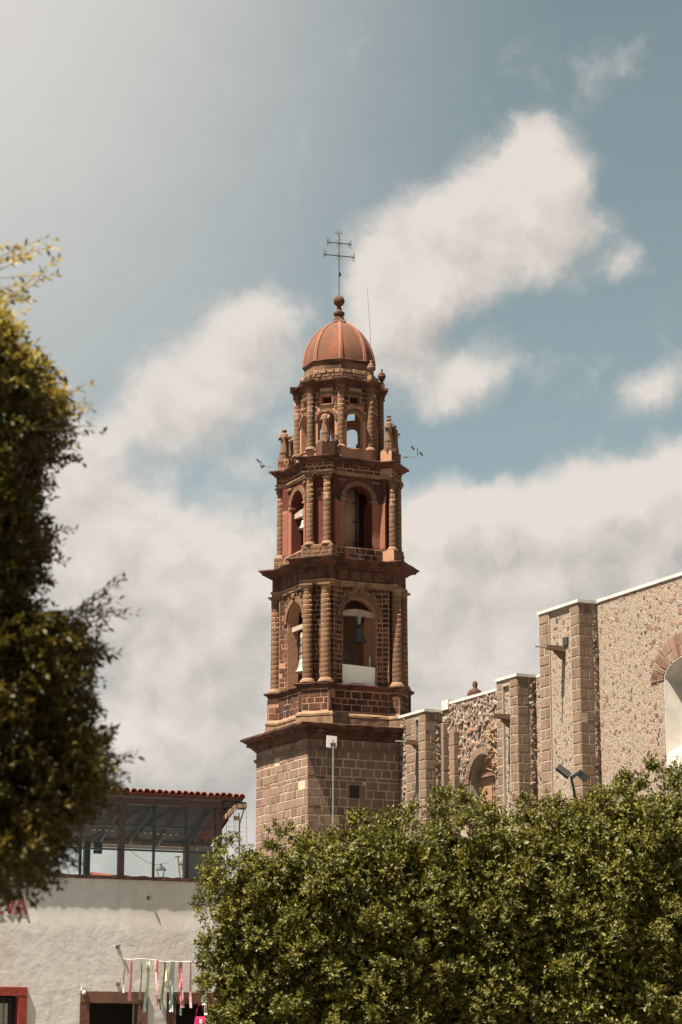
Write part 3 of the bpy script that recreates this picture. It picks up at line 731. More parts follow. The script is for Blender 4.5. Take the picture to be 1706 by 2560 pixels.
at = MB().sweep(octa(1.72), [(0, 30.45), (0, 30.72), (-.06, 30.75), (-.06, 30.95), (-.14, 30.98)]).build('attic_wall', M['mortar_pink'], T)
for k in (3, 4, 5, 6, 7):
    o = V3(math.cos(R(45 * k)), math.sin(R(45 * k))); r = rgt(o); h2 = 1.72 * math.sin(R(22.5)); a2 = 1.72 * math.cos(R(22.5))
    lay('attic_block', M['drum'], at, o * a2 - r * h2, r, o, 2 * h2, [(30.47, 30.60), (30.60, 30.73)], .30, seed=k + 130, proud=.07, jit=.6)
    lay('attic_block', M['lightmould'], at, o * (a2 - .06) - r * (h2 - .03), r, o, 2 * h2 - .06, [(30.76, 30.95)], .34, seed=k + 140, proud=.08, jit=.6)
MB().sweep(octa(1.53), [(0, 30.95), (0, 31.34)]).build('drum_wall', M['tower'], T)
MB().sweep(octa(1.53), [(0, 31.32), (.06, 31.35), (.09, 31.42), (.06, 31.45), (-.1, 31.47)]).build('dome_eave', M['mould'], T)
# dome: eight curved panels and eight ribs
DP = [(31.44, 1.54), (31.66, 1.53), (31.88, 1.50), (32.08, 1.455), (32.28, 1.39), (32.46, 1.315), (32.66, 1.215), (32.86, 1.09), (33.02, .965), (33.16, .825), (33.3, .64), (33.42, .44)]
for k in range(8):
    a0, a1 = R(22.5 + 45 * k), R(67.5 + 45 * k); rings = []
    n = 5; vs = []; fs = []
    for z, r in DP:
        for i in range(n + 1):
            u = i / n; x = r * ((1 - u) * math.cos(a0) + u * math.cos(a1)); y = r * ((1 - u) * math.sin(a0) + u * math.sin(a1))
            l = math.hypot(x, y); bl = 1 + .035 * math.sin(math.pi * u); vs.append((x * bl, y * bl, z))
    for j in range(len(DP) - 1):
        for i in range(n): q = j * (n + 1) + i; fs.append((q, q + 1, q + n + 2, q + n + 1))
    MB().add(vs, fs).build('dome_panel', M['dome'], T, smooth=True)
    d = V3(math.cos(a0), math.sin(a0)); t = rgt(d)
    rings = []
    for j, (z, r) in enumerate(DP):
        w = .105 * (1 - .45 * j / len(DP)); c0 = d * r + UPV * z
        rings.append([tuple(c0 - t * w - d * .05), tuple(c0 - t * w + d * .025), tuple(c0 + d * .075), tuple(c0 + t * w + d * .025), tuple(c0 + t * w - d * .05)])
    MB().loft(rings).build('dome_rib', M['domerib'], T)
MB().lathe([(.47, 33.38), (.48, 33.43), (.38, 33.48), (.27, 33.60), (.20, 33.76), (.19, 33.84), (.25, 33.88), (.25, 33.97), (.20, 34.0), (.13, 34.06), (.11, 34.16), (.08, 34.30)], n=16).build('finial', M['mould'], T, smooth=False)
MB().ball((0, 0, 34.51), .25, 16).build('finial_ball', M['mould'], T, smooth=True)
# wrought iron cross with two arms
cr = empty('cross', (0, 0, 0), R(-8), T)
MB().tube([(0, 0, 34.7), (0, 0, 37.70)], .022, 6).build('cross_pole', M['iron'], cr)
for z, w in ((36.62, .71), (37.21, .55)):
    mb = MB().tube([(-w, 0, z), (w, 0, z)], .026, 6)
    for s in (-1, 1):
        for v in (-1, 1):
            mb.tube([(s * (w - .005 - .13 * math.sin(q)), 0, z + v * (.02 + .16 * q / 3.3 + .02 * math.cos(q * 2))) for q in [j * .33 for j in range(11)]], .011, 4)
            mb.tube([(s * (.03 + .08 * math.sin(q)), 0, z + v * (.03 + .18 * q / 3.1)) for q in [j * .31 for j in range(11)]], .009, 4)
        mb.tube([(s * w, 0, z - .16), (s * w, 0, z + .16)], .012, 4)
    mb.build('cross_arm', M['iron'], cr)
mb = MB().tube([(-.17, 0, 37.68), (.17, 0, 37.68)], .013, 4)
for s in (-1, 1):
    mb.tube([(s * .15 * math.cos(q), 0, 37.68 - .13 * math.sin(q)) for q in [j * .31 for j in range(6)]], .009, 4)
    mb.tube([(s * .09 * math.sin(q), 0, 37.69 + .19 * q / 3.14) for q in [j * .314 for j in range(11)]], .009, 4)
mb.build('cross_crown', M['iron'], cr)
MB().loft([[(.0, -.03, 35.62), (.03, .03, 35.62), (.04, 0, 35.66)], [(.0, -.04, 35.74), (.09, .03, 35.76), (.12, 0, 35.76)], [(0, -.02, 35.92), (.02, .02, 35.92), (.03, 0, 35.9)]]).build('wind_vane', M['iron'], cr)

def on_tower(name, x, y, z, rz=0):
    c, s = math.cos(TH), math.sin(TH)
    return empty(name, (TX + x * c - y * s, TY + x * s + y * c, z), TH + rz)

# thin lightning rod and stone urns
lr = on_tower('lightning_rod', 1.25, -.6, 0); tag(lr, 'thin leaning metal rod rising beside the right flank of the red dome', 'lightning rod')
MB().tube([(0, 0, 31.9), (-.02, 0, 33.2), (-.16, 0, 35.15)], [.014, .012, .008], 5).build('rod', M['steel'], lr)
MB().tube([(0, 0, 31.5), (0, 0, 32.05)], .03, 6).build('rod_bracket', M['steel'], lr)
for k, lab in ((6, 'pale stone urn on a square block beside the foot of the red dome'), (7, 'small stone urn silhouetted at the right end of the lantern cornice')):
    a = R(22.5 + 45 * k); p = V3(math.cos(a), math.sin(a)) * 1.88
    u = on_tower('stone_urn', p.x, p.y, 30.46); tag(u, lab, 'urn', 'stone urns on the lantern cornice')
    MB().lathe([(.17, 0), (.17, .26), (.12, .27)], n=4, a0=a + .785).build('urn_block', M['lightmould'] if k == 6 else M['mould'], u)
    MB().lathe([(.10, .27), (.06, .36), (.11, .44), (.17, .58), (.18, .66), (.12, .70), (.15, .74), (.08, .80), (.03, .84), (.06, .90), (.02, .97)], n=12).build('urn_body', M['statue'] if k == 6 else M['mould'], u, smooth=True)

# statues
def statue(name, label, x, y, z, face, h, seed, stand=.35, hat=False, staff=False):
    """robed stone figure on a fluted stand, facing the outward direction face (radians, tower frame)"""
    rr = random.Random(seed); g = on_tower(name, x, y, z, face + math.pi / 2)
    tag(g, label, 'statue', 'stone saints round the tower lantern')
    mb = MB().box((-.23, -.23, 0), (.23, .23, stand * .35)); mb.loft([[(.2 * math.cos(q) * (1 + .08 * (i % 2)), .2 * math.sin(q) * (1 + .08 * (i % 2)), zz) for i, q in enumerate([2 * math.pi * i / 20 for i in range(20)])] for zz in (stand * .35, stand)])
    mb.build('stand', M['statue'], g)
    prof = [(0, .205, .17), (.08, .20, .165), (.25, .185, .15), (.42, .175, .145), (.56, .18, .15), (.68, .195, .155), (.76, .205, .145), (.80, .185, .13), (.832, .10, .09), (.85, .062, .062), (.868, .060, .062), (.885, .072, .08), (.92, .078, .090), (.955, .072, .085), (.985, .045, .055), (1.0, .015, .02)]
    lean = rr.uniform(-.03, .03); n = 22; rings = []; ph = rr.uniform(0, 6)
    for t, a, b in prof:
        ring = []
        for i in range(n):
            q = 2 * math.pi * i / n; fold = 1 + (.10 * math.sin(q * 5 + ph + t * 3) + .05 * math.sin(q * 9 + 2 * ph)) * max(0, min(1, (.74 - t) * 3))
            if .885 <= t <= .96 and abs(math.sin(q) + 1) < .08: fold *= 1.22 if abs(t - .92) < .02 else 1.05      # nose
            ring.append((a * (.80 if t < .86 else 1.25) * h * fold * math.cos(q) + lean * h * math.sin(t * 3), b * h * fold * math.sin(q), stand + t * h))
        rings.append(ring)
    mb = MB().loft(rings)
    for s in (-1, 1):                                             # bent arms, hands meeting before the chest
        up = rr.uniform(-.04, .06) * h
        mb.tube([(s * .14 * h, 0, stand + .77 * h), (s * .175 * h, -.05 * h, stand + .60 * h), (s * .12 * h, -.17 * h, stand + (.58 * h + up)), (s * .05 * h, -.19 * h, stand + (.62 * h + up))], [.055 * h, .052 * h, .04 * h, .032 * h], 8)
    o = mb.build('figure', M['statue'], g, smooth=True)
    if hat: MB().lathe([(.085 * h, stand + .955 * h), (.09 * h, stand + .975 * h), (.06 * h, stand + 1.0 * h), (.10 * h, stand + 1.05 * h), (.10 * h, stand + 1.07 * h)], n=4).build('cap', M['statue'], g)
    if staff: MB().tube([(.24 * h, -.1 * h, stand + .55 * h), (.42 * h, -.12 * h, stand + .66 * h)], .02, 5).build('staff', M['statue'], g)
    return g
FA = math.atan2(CF.y, CF.x)
bl = CF * 2.15 + rgt(CF) * .16
MB().box((bl.x - .3, bl.y - .3, 26.8), (bl.x + .3, bl.y + .3, 27.50)).build('statue_block', M['tower'], T)
statue('stone_saint', 'robed stone saint standing before the sunlit arch of the tower lantern', bl.x, bl.y, 27.48, FA - .25, 1.10, 3, .38)
for d, nm in ((CL, 'left'), (CR, 'right')):
    t = rgt(d); q = d * 2.42
    mb = MB(); P = [q - t * .62 - d * .3, q - t * .62 + d * .2, q + t * .62 + d * .2, q + t * .62 - d * .3]
    mb.prism([(p.x, p.y) for p in ([P[0], P[1], P[2], P[3]])], 26.78, 27.34); pb = mb.build('statue_block', M['mortar_pink'], T)
    lay('statue_block_stone', M['tower'], pb, q - t * .62 + d * .2, t, d, 1.24, [(26.82, 26.99), (26.99, 27.16), (27.16, 27.33)], .36, seed=int(d.x * 9 + 150))
    lay('statue_block_stone', M['tower'], pb, q + t * .62 + d * .2, -d, t, .5, [(26.82, 26.99), (26.99, 27.16), (27.16, 27.33)], .3, seed=int(d.x * 9 + 153))
q = CL * 2.42; t = rgt(CL)
statue('stone_saint', 'taller of the two stone saints on the left corner block of the tower', (q + t * .36).x, (q + t * .36).y, 27.32, FA, 1.18, 5, .3, staff=True)
statue('stone_saint', 'shorter stone saint, inner one of the pair on the left tower corner', (q - t * .34).x, (q - t * .34).y, 27.32, math.atan2(CL.y, CL.x), 1.06, 6, .3)
q = CR * 2.42; t = rgt(CR)
statue('stone_saint', 'higher capped stone saint of the pair on the right corner of the tower', (q - t * .36).x, (q - t * .36).y, 27.32, math.atan2(-1, 0), 1.12, 8, .42, hat=True)
statue('stone_saint', 'outermost stone saint on the right tower corner with an outstretched staff', (q + t * .34).x, (q + t * .34).y, 27.32, math.atan2(CR.y, CR.x), 1.10, 9, .3, staff=True)
q = CB * 2.3 
statue('stone_saint', 'dark capped stone figure seen through the open right arch of the lantern', q.x + .02, q.y - .1, 27.0, math.atan2(CB.y, CB.x), 1.12, 12, .3, hat=True)

# bells
def bell(label, x, y, zlip, r, h, face, m, yoke='tall', beam=True):
    g = on_tower('bell', x, y, zlip, face); tag(g, label, 'bell', 'bells hanging in the tower arches')
    MB().lathe([(r * .90, .0), (r, .0), (r * .98, h * .06), (r * .80, h * .18), (r * .66, h * .40), (r * .58, h * .68), (r * .55, h * .84), (r * .42, h * .95), (r * .14, h), (r * .14, h * 1.12)], n=24).build('bell_body', m, g, smooth=True)
    MB().tube([(0, 0, h * .7), (0, 0, -h * .10)], [.02, .045], 8).build('clapper', M['iron'], g)
    if yoke == 'tall':
        mb = MB(); mb.loft([[(-a, -.1, z), (a, -.1, z), (a, .1, z), (-a, .1, z)] for z, a in ((h * 1.02, r * .62), (h * 1.6, r * .52), (h * 2.3, r * .42), (h * 2.75, r * .40), (h * 2.85, r * .25))])
        mb.build('yoke', M['paletimber'], g)
        mb = MB()
        for xx in (-.1, .1): mb.bar((xx, -.11, h), (xx * .7, -.11, h * 2.5), .03, .02)
        for z in (1.4, 2.0): mb.bar((-.2, -.11, h * z), (.2, -.11, h * z), .02, .03)
        mb.build('yoke_straps', M['iron'], g)
    else:
        mb = MB(); w = .86
        mb.loft([[(x_, -.1, zc - hh), (x_, .1, zc - hh), (x_, .1, zc + hh), (x_, -.1, zc + hh)] for x_, zc, hh in ((-w, h * 1.75, .10), (-.3, h * 1.83, .14), (0, h * 1.83, .15), (.3, h * 1.80, .13), (w, h * 1.68, .09))])
        mb.build('yoke', M['paletimber'], g)
        MB().loft([[(-.09, -.115, h * 1.95), (.09, -.115, h * 1.95), (.09, .115, h * 1.95), (-.09, .115, h * 1.95)], [(-.02, -.10, h * 1.1), (.02, -.10, h * 1.1), (.02, .10, h * 1.1), (-.02, .10, h * 1.1)]]).build('hanger', M['bronze'], g)
    return g
bell('dark bronze bell hanging from a timber beam in the lower front arch', .10, -1.75, 18.98, .36, .68, 0, M['darkbronze'], 'beam')
bell('pale green bell with a tall strapped timber yoke in the lower left arch', -1.75, -.22, 17.78, .36, .60, -math.pi / 2, M['bronze'])
bell('small pale bell half hidden by a column in the upper left arch', -1.72, -.22, 24.0, .27, .40, -math.pi / 2, M['bronze'], 'beam')
MB().bar((-1.8, -.75, 19.75), (-1.8, .75, 19.75), .14, .2).build('bell_beam', M['paletimber'], T)

# white board blocking the foot of the lower front arch
wb = on_tower('white_board', 0, -RF1 + .14, 17.12); tag(wb, 'white rectangular board closing the foot of the lower front belfry arch', 'board')
MB().add([(-.76, -.03, 0), (.77, -.03, 0), (.78, -.03, .80), (-.80, -.03, .86), (-.76, .0, 0), (.77, .0, 0), (.78, .0, .80), (-.80, .0, .86)], [(0, 1, 2, 3), (7, 6, 5, 4), (0, 4, 5, 1), (1, 5, 6, 2), (2, 6, 7, 3), (3, 7, 4, 0)]).build('board_sheet', M['board'], wb)
MB().box((-.36, -.045, .05), (.34, -.031, .075)).build('slot', M['dark'], wb)
MB().tube([(.56, .05, .4), (.56, .05, 1.25)], .035, 6).build('pipe', M['white'], wb)

# floodlights bracketed to the tower
def floodlight(label, x, y, z, arm, heads, fa):
    g = on_tower('floodlight', x, y, z, fa); tag(g, label, 'floodlight', 'floodlights bracketed round the tower')
    MB().bar((0, 0, 0), (arm, 0, .04), .05, .04).build('arm', M['steel'], g)
    for hx, hz, tilt in heads:
        mb = MB(); mb.box((-.09, -.07, -.035), (.09, .07, .035)); o = mb.build('lamp_head', M['iron'], g, (hx, 0, hz)); o.rotation_euler = (0, tilt, 0)
    mb = MB(); mb.bar((arm, 0, .04), (arm + heads[0][0] * 0 + .0, 0, heads[0][2] * 0 + heads[0][1]), .035, .035); mb.build('bracket', M['iron'], g)
floodlight('black floodlight on a short bracket at the far left corner of the tower', -2.55, 1.4, 27.02, .5, ((.62, .28, -.9), (.42, .02, .5)), math.pi - .5)
floodlight('pair of black floodlights on an arm at the far right tower corner', 2.45, -1.35, 27.35, .62, ((.42, .42, .8), (.78, .16, .9)), -.45)
floodlight('small floodlight on a pale arm below the saint on the near tower corner', -1.75, -1.55, 27.55, .8, ((.85, .22, .6), (.72, .04, .3)), -.5)

# ------------------------------------------------------------------ church with buttresses
CH = empty('church', (TX, TY, 0), TH)
tag(CH, 'long church nave wall of rubble masonry with stepped stone buttresses and white copings', 'church')
XB, XW = 1.5, 2.3
def cw(x, a, z): return (x, -a, z)
mb = MB(); panel_with_opening(mb, 2.72, 14.56, [(0, 12.52, ('r', 7.42, 9.56)), (12.52, 13.75, ('a', 7.42, 9.56)), (13.75, 15.95, None)], .45, framer(LEFT, -XW))
low_wall = mb.build('low_wall', M['rubblemortar'], CH)
MB().box((XW + .45, -14.56, 0), (9, -2.72, 15.85)).build('low_nave', M['innerwall'], CH)
WA0, WA1 = 21.78, 24.46
mb = MB(); panel_with_opening(mb, 14.58, 40, [(0, 12.05, None), (12.05, 14.70, ('r', WA0, WA1)), (14.70, 15.45, ('e', WA0, WA1, .66)), (15.45, 18.15, None)], .8, framer(LEFT, -XW))
high_wall = mb.build('high_wall', M['rubblemortar'], CH)
MB().box((XW + 1.0, -40, 0), (9, -14.58, 18.05)).build('high_nave', M['innerwall'], CH)
def coping(x0, a0, x1, a1, z, h=.11, o=.05):
    MB().box((x0 - o, -a1 - o, z), (x1 + o, -a0 + o, z + h)).build('coping', M['white'], CH)
coping(XW, 5.25, 3.2, 11.0, 15.95); coping(XW, 12.85, 3.2, 14.4, 16.03, .10, .02); coping(XW, 17.5, 3.2, 40, 18.15, .12)
MB().box((XW + .0, -14.56, 15.9), (XW + .9, -12.8, 16.03)).build('wall_head', M['rubblemortar'], CH)
MB().box((XW - .1, -5.75, 15.76), (XW + .7, -5.2, 16.16)).build('coping_step', M['white'], CH)

# rubble: the largest stones are parts, the rest is stuff
STONES = []
def rubble(org, right, out, w, z0, z1, dens, sizes, hole=None, proud=(.02, .05), seed=0):
    rr = random.Random(seed); h = z1 - z0; grid = {}; cell = .25
    org, right, out = Vector(org), Vector(right), Vector(out)
    for dn, (r0, r1) in zip(dens, sizes):
        for _ in range(int(dn * w * h)):
            x, z, r = rr.uniform(0, w), rr.uniform(z0, z1), rr.uniform(r0, r1)
            if x - r * .6 < 0 or x + r * .6 > w: continue
            if hole and hole(x, z, r): continue
            cx, cz = int(x / cell), int(z / cell); ok = True
            for i in (-1, 0, 1):
                for j in (-1, 0, 1):
                    for (px, pz, prr) in grid.get((cx + i, cz + j), ()):
                        if (px - x) ** 2 + (pz - z) ** 2 < ((pr_ := prr + r) * .92) ** 2: ok = False; break
                    if not ok: break
                if not ok: break
            if not ok: continue
            grid.setdefault((cx, cz), []).append((x, z, r))
            STONES.append((r, org + right * x, z, right, out, rr.uniform(.7, 1.25), rr.uniform(0, 6.3), rr.uniform(*proud) * (.6 + r * 6), rr.randrange(6)))
def stone_shape(i, n, mid):
    r = random.Random(i * 7 + n); rad = [r.uniform(.72, 1.15) for _ in range(n)]
    lv = [(0, 1.0), (.6, .96), (1, .66)] if mid else [(0, 1), (1, .74)]
    v = [(k * rad[j] * math.cos(2 * math.pi * j / n), y + (r.uniform(-.15, .15) if y else 0), k * rad[j] * math.sin(2 * math.pi * j / n)) for y, k in lv for j in range(n)]
    L_ = len(lv)
    f = [(q * n + j, q * n + (j + 1) % n, (q + 1) * n + (j + 1) % n, (q + 1) * n + j) for q in range(L_ - 1) for j in range(n)] + [tuple(range((L_ - 1) * n, L_ * n))]
    return v, f
BIGS = [stone_shape(i, 8, True) for i in range(6)]; SMALLS = [stone_shape(i + 20, 6, False) for i in range(6)]

spr = (10.6, 18.12)
winhole = lambda x, z, r: (WA0 - 14.58 - r * .7 < x < WA1 - 14.58 + r and 11.3 < z < 14.75) or (z >= 14.7 and (((x - (WA0 + WA1) / 2 + 14.58) / 2.05) ** 2 + ((z - 14.7) / 1.42) ** 2) < 1)
rubble((XW, -14.58 - 2.75, 0), (0, -1, 0), LEFT, 9.2, 8.4, 18.1, (5, 26, 950), ((.09, .15), (.045, .09), (.010, .028)), lambda x, z, r: winhole(x + 2.75, z, r), proud=(.006, .016), seed=1)
rubble((XB + .06, -15.30, 0), (0, -1, 0), LEFT, 1.40, 10.6, 18.05, (5, 24, 850), ((.08, .13), (.045, .08), (.010, .028)), lambda x, z, r: .5 < x < .98 and 16.2 < z < 17.0, proud=(.006, .016), seed=2)
nic = lambda x, z, r: (4.5 < x < 7.0 and z < 12.6) or (z >= 12.5 and math.hypot(x - 5.77, z - 12.52) < 1.42)
rubble((XW, -2.72, 0), (0, -1, 0), LEFT, 8.6, 11.0, 15.9, (26, 130, 130), ((.10, .17), (.05, .10), (.025, .05)), lambda x, z, r: nic(x, z, r) or x < 2.35, proud=(.02, .07), seed=3)
rubble((XW, -12.75, 0), (0, -1, 0), LEFT, 1.8, 11.0, 15.95, (10, 60, 260), ((.08, .13), (.05, .09), (.015, .04)), proud=(.008, .02), seed=4)
rubble((XB + .58, -17.38, 0), (1, 0, 0), FRONT, .24, 10.6, 18.1, (30, 120, 100), ((.07, .11), (.04, .07), (.02, .04)), proud=(.03, .07), seed=5)
rubble((XB + .52, -12.75, 0), (1, 0, 0), FRONT, .30, 11, 16.0, (30, 120, 100), ((.08, .14), (.04, .08), (.02, .04)), proud=(.03, .08), seed=6)
rubble((XB + .45, -5.07, 0), (1, 0, 0), FRONT, .36, 11, 15.7, (30, 120, 100), ((.08, .14), (.04, .08), (.02, .04)), proud=(.03, .08), seed=7)
rubble((XB + .0, -2.80, 0), (0, -1, 0), LEFT, .55, 11, 15.7, (30, 110, 140), ((.08, .13), (.04, .08), (.02, .04)), proud=(.02, .06), seed=8)
rubble((XB + .10, -11.62, 0), (0, -1, 0), LEFT, .50, 11, 16.0, (10, 60, 250), ((.07, .11), (.04, .08), (.015, .04)), proud=(.008, .02), seed=9)
STONES.sort(key=lambda q: -q[0])
BM = []
for v, fc in BIGS:
    me = bpy.data.meshes.new('rubble_stone'); me.from_pydata(v, [], fc); me.materials.append(M['rubble']); BM.append(me)
sv, sf = [], []
for i, (r, p, z, right, out, asp, ang, dep, k) in enumerate(STONES):
    ca, sa = math.cos(ang), math.sin(ang)
    ax = (-right * ca + UPV * sa) * r * asp; az_ = (right * sa + UPV * ca) * r / asp; oy = out * dep
    pos = Vector((p.x, p.y, z)) - out * .004
    if i < 285:
        o = bpy.data.objects.new('rubble_stone', BM[k]); link(o, CH)
        o.matrix_basis = Matrix(((ax.x, oy.x, az_.x, pos.x), (ax.y, oy.y, az_.y, pos.y), (ax.z, oy.z, az_.z, pos.z), (0, 0, 0, 1)))
    else:
        v, fc = (BIGS if r > .07 else SMALLS)[k]; n0 = len(sv)
        for a, b, c in v: q = pos + ax * a + oy * b + az_ * c; sv.append((q.x, q.y, q.z))
        sf += [tuple(j + n0 for j in t_) for t_ in fc]
me = bpy.data.meshes.new('small_rubble'); me.from_pydata(sv, [], sf); me.materials.append(M['rubblestuff'])
tag(link(bpy.data.objects.new('small_rubble', me), CH), kind='stuff')

def buttress(a0, a1, z, rows_h, sl, gut, sr, fx, label=None, left_rubble=False):
    """a0..a1 along the nave; sl, sr widths of the dressed strips, gut = (start, end, depth) of the sunk strip, fx width of dressed stone on the shaded side"""
    core = MB()
    g0, g1, gd = gut
    core.box((XB, -g0, 0), (XW, -a0, z)); core.box((XB + gd, -g1, 0), (XW, -g0, z - (.0 if gd < .08 else .25))); core.box((XB, -a1, 0), (XW, -g1, z))
    if gd >= .08: core.box((XB, -g1, z - .25), (XW, -g0, z))
    b = core.build('buttress', M['rubblemortar'], CH)
    rws = rows_from(10.6, z - .02, rows_h)
    if sl: lay('quoin_block', M['quoin'], b, (XB, -sl[0], 0), (0, -1, 0), LEFT, sl[1] - sl[0], rws, .62, seed=int(a0 * 10), joint=.055, proud=.014)
    lay('quoin_block', M['quoin'], b, (XB, -sr[0], 0), (0, -1, 0), LEFT, sr[1] - sr[0] + .02, rws, .50, seed=int(a0 * 10) + 1, joint=.055, proud=.014)
    lay('quoin_block', M['quoin'], b, (XB - .02, -a1, 0), (1, 0, 0), FRONT, fx, rws, .42, seed=int(a0 * 10) + 2, joint=.055, proud=.014, start=1)
    coping(XB, a0, XW + .5, a1, z, .11, .06)
    return b
buttress(2.80, 5.07, 15.70, .40, (3.35, 4.18), (4.2, 4.48, .22), (4.52, 5.07), .50)
buttress(11.13, 12.75, 16.05, .36, (11.13, 11.58), (11.62, 12.12, .10), (12.16, 12.75), .52)
buttress(14.50, 17.38, 18.12, .40, (14.50, 15.22), (15.24, 16.76, .06), (16.80, 17.38), .60)
# slim pilasters beside the blind arch
for a0, a1, z in ((6.12, 6.54, 14.78), (5.42, 5.62, 15.2)):
    pl = MB().box((XW - .26, -a1, 0), (XW + .02, -a0, z)).build('pilaster', M['rubblemortar'], CH)
    rws = rows_from(10.6, z, .62)
    lay('pilaster_block', M['quoin'], pl, (XW - .26, -a0, 0), (0, -1, 0), LEFT, a1 - a0 + .02, rws, 1.0, seed=int(a0 * 9))
    lay('pilaster_block', M['quoin'], pl, (XW - .28, -a1, 0), (1, 0, 0), FRONT, .26, rws, 1.0, seed=int(a0 * 9) + 1)
# blind arch: stone ring, dark recess, jamb blocks and lattice
fr = framer(LEFT, -XW)
voussoirs('voussoir', M['quoin'], low_wall, fr, 8.49, 12.52, 1.09, 1.38, 15, .07)
for s, a in ((-1, 7.42), (1, 9.56)):
    lay('jamb_block', M['quoin'], low_wall, (XW - .0, -(a - .30 if s < 0 else a + .02), 0), (0, -1, 0), LEFT, .28, rows_from(10.6, 12.5, .42), .5, seed=int(a * 8), proud=.05)
MB().box((XW + .40, -9.5, 10), (XW + .449, -7.45, 13.7)).build('arch_infill', M['innerwall'], CH)
MB().box((XW + .25, -9.5, 12.75), (XW + .44, -7.5, 12.95)).build('timber_lintel', M['wood'], CH)
mb = MB()
for i in range(6): mb.box((XW + .36, -9.4 + i * .17, 10.2), (XW + .39, -9.36 + i * .17, 12.6))
for i in range(7): mb.box((XW + .35, -9.45, 10.3 + i * .33), (XW + .395, -8.5, 10.34 + i * .33))
mb.build('lattice', M['lightmould'], CH)
mb = MB()
for i in range(60):
    a, z = random.uniform(9.0, 10.0), random.uniform(13.2, 14.3)
    if random.random() < .3: a, z = random.uniform(9.45, 9.95), random.uniform(12.6, 13.1)
    b = fr(a, -.02, z); mb.tube([b, fr(a + random.uniform(-.2, .2), -.10, z + random.uniform(.05, .25)), fr(a + random.uniform(-.4, .4), -.16, z + random.uniform(-.1, .35))], [.03, .025, .01], 4)
tag(mb.build('dry_weeds', M['drygrass'], CH), kind='stuff')
# big window: white lined reveal, brick arch in two rings
ca, rise = (WA0 + WA1) / 2, .66; ha = (WA1 - WA0) / 2
n = 22; prof_o = [(WA0, 11.4)] + [(ca - ha * math.cos(math.pi * i / n), 14.70 + rise * math.sin(math.pi * i / n)) for i in range(n + 1)] + [(WA1, 11.4)]
def inset(a, z, k, q): return (ca + (a - ca) * (1 - k), z if z < 14.0 else 14.0 + (z - 14.0) * (1 - q))
mb = MB(); rings = []
for d, k, q in ((-.03, 0, 0), (-.03, .02, .02), (.0, .025, .025), (.55, .17, .16), (.58, .20, .2), (.78, .20, .2)):
    rings.append([fr(*(lambda az: (az[0], d, az[1]))(inset(a, z, k, q))) for a, z in prof_o])
m_ = len(prof_o)
vs = [p for r in rings for p in r]; fs = [(j * m_ + i, j * m_ + i + 1, (j + 1) * m_ + i + 1, (j + 1) * m_ + i) for j in range(len(rings) - 1) for i in range(m_ - 1)]
wr = mb.add(vs, fs).build('window_reveal', M['reveal'], CH)
MB().add([fr(WA0 - .02, -.03, 12.07), fr(WA1 + .02, -.03, 12.07), fr(WA1 - .2, .78, 12.62), fr(WA0 + .25, .78, 12.62), fr(WA0 - .02, -.03, 11.3), fr(WA1 + .02, -.03, 11.3), fr(WA1 - .2, .79, 11.3), fr(WA0 + .25, .79, 11.3)],
         [(0, 1, 2, 3), (0, 4, 5, 1), (0, 3, 7, 4), (1, 5, 6, 2)]).build('sloping_sill', M['reveal'], wr)
MB().box((XW + .74, -WA1, 12.3), (XW + .79, -WA0, 15.4)).build('window_glass', M['dark'], wr)
mb = MB()
for i in range(8): mb.box((XW + .71, -(WA0 + .36 + i * .27), 12.3), (XW + .735, -(WA0 + .33 + i * .27), 15.2))
for z in (12.9, 13.5, 14.1, 14.7): mb.box((XW + .70, -WA1, z), (XW + .736, -WA0, z + .03))
mb.build('window_grille', M['iron'], wr)
for r0, r1, nb in ((1.0, .40, 42), (1.42, .42, 50)):
    for i in range(nb):
        t0 = math.pi * (i + .2) / nb; t1 = math.pi * (i + .8) / nb; q = []
        for d in (0, -.045 * random.uniform(.6, 1.3)):
            for k, t in ((0, t0), (0, t1), (1, t1), (1, t0)):
                add = (r0 - 1.0) + .04 + k * r1
                q.append(fr(ca - (ha + add) * math.cos(t), d, 14.70 + (rise + add * .95) * math.sin(t) - .02))
        MB().add(q, [(4, 5, 6, 7), (0, 1, 5, 4), (1, 2, 6, 5), (2, 3, 7, 6), (3, 0, 4, 7)]).build('arch_brick', M['archbrick'], high_wall)

# carved water spouts with metal pipes
def on_church(name, x, a, z): 
    c, s = math.cos(TH), math.sin(TH); return empty(name, (TX + x * c + a * s, TY + x * s - a * c, z), TH)
for x, a, z, lab in ((1.56, 16.2, 16.50, 'wooden water spout with a steel pipe on the tallest buttress'), (1.6, 12.05, 14.50, 'wooden water spout high on the middle buttress beside the blind arch'), (1.72, 4.36, 14.42, 'wooden water spout with a grey pipe on the buttress next to the tower')):
    g = on_church('water_spout', x, a, z); tag(g, lab, 'water spout', 'water spouts on the church buttresses')
    MB().loft([[(0, -.13, -.06), (0, .13, -.06), (0, .13, .17), (0, -.13, .17)], [(-.78, -.10, .03), (-.78, .10, .03), (-.78, .10, .17), (-.78, -.10, .17)]]).build('trough', M['wood'], g)
    MB().loft([[(0, -.09, -.06), (0, .09, -.06), (0, .09, -.34), (0, -.09, -.34)], [(-.14, -.09, -.06), (-.14, .09, -.06), (-.14, .08, -.30), (-.14, -.08, -.30)], [(-.26, -.09, -.05), (-.26, .09, -.05), (-.26, .06, -.20), (-.26, -.06, -.20)], [(-.42, -.08, -.03), (-.42, .08, -.03), (-.42, .05, -.09), (-.42, -.05, -.09)]]).build('corbel', M['wood'], g)
    MB().tube([(-.6, 0, .09), (-1.22, 0, .09)], .035, 8).build('pipe', M['steel'], g)
    MB().box((-.05, -.12, -2.2 if a > 14 else -1.6), (-.035, .10, -.34)).build('water_stain', M['wood'], g) if False else None
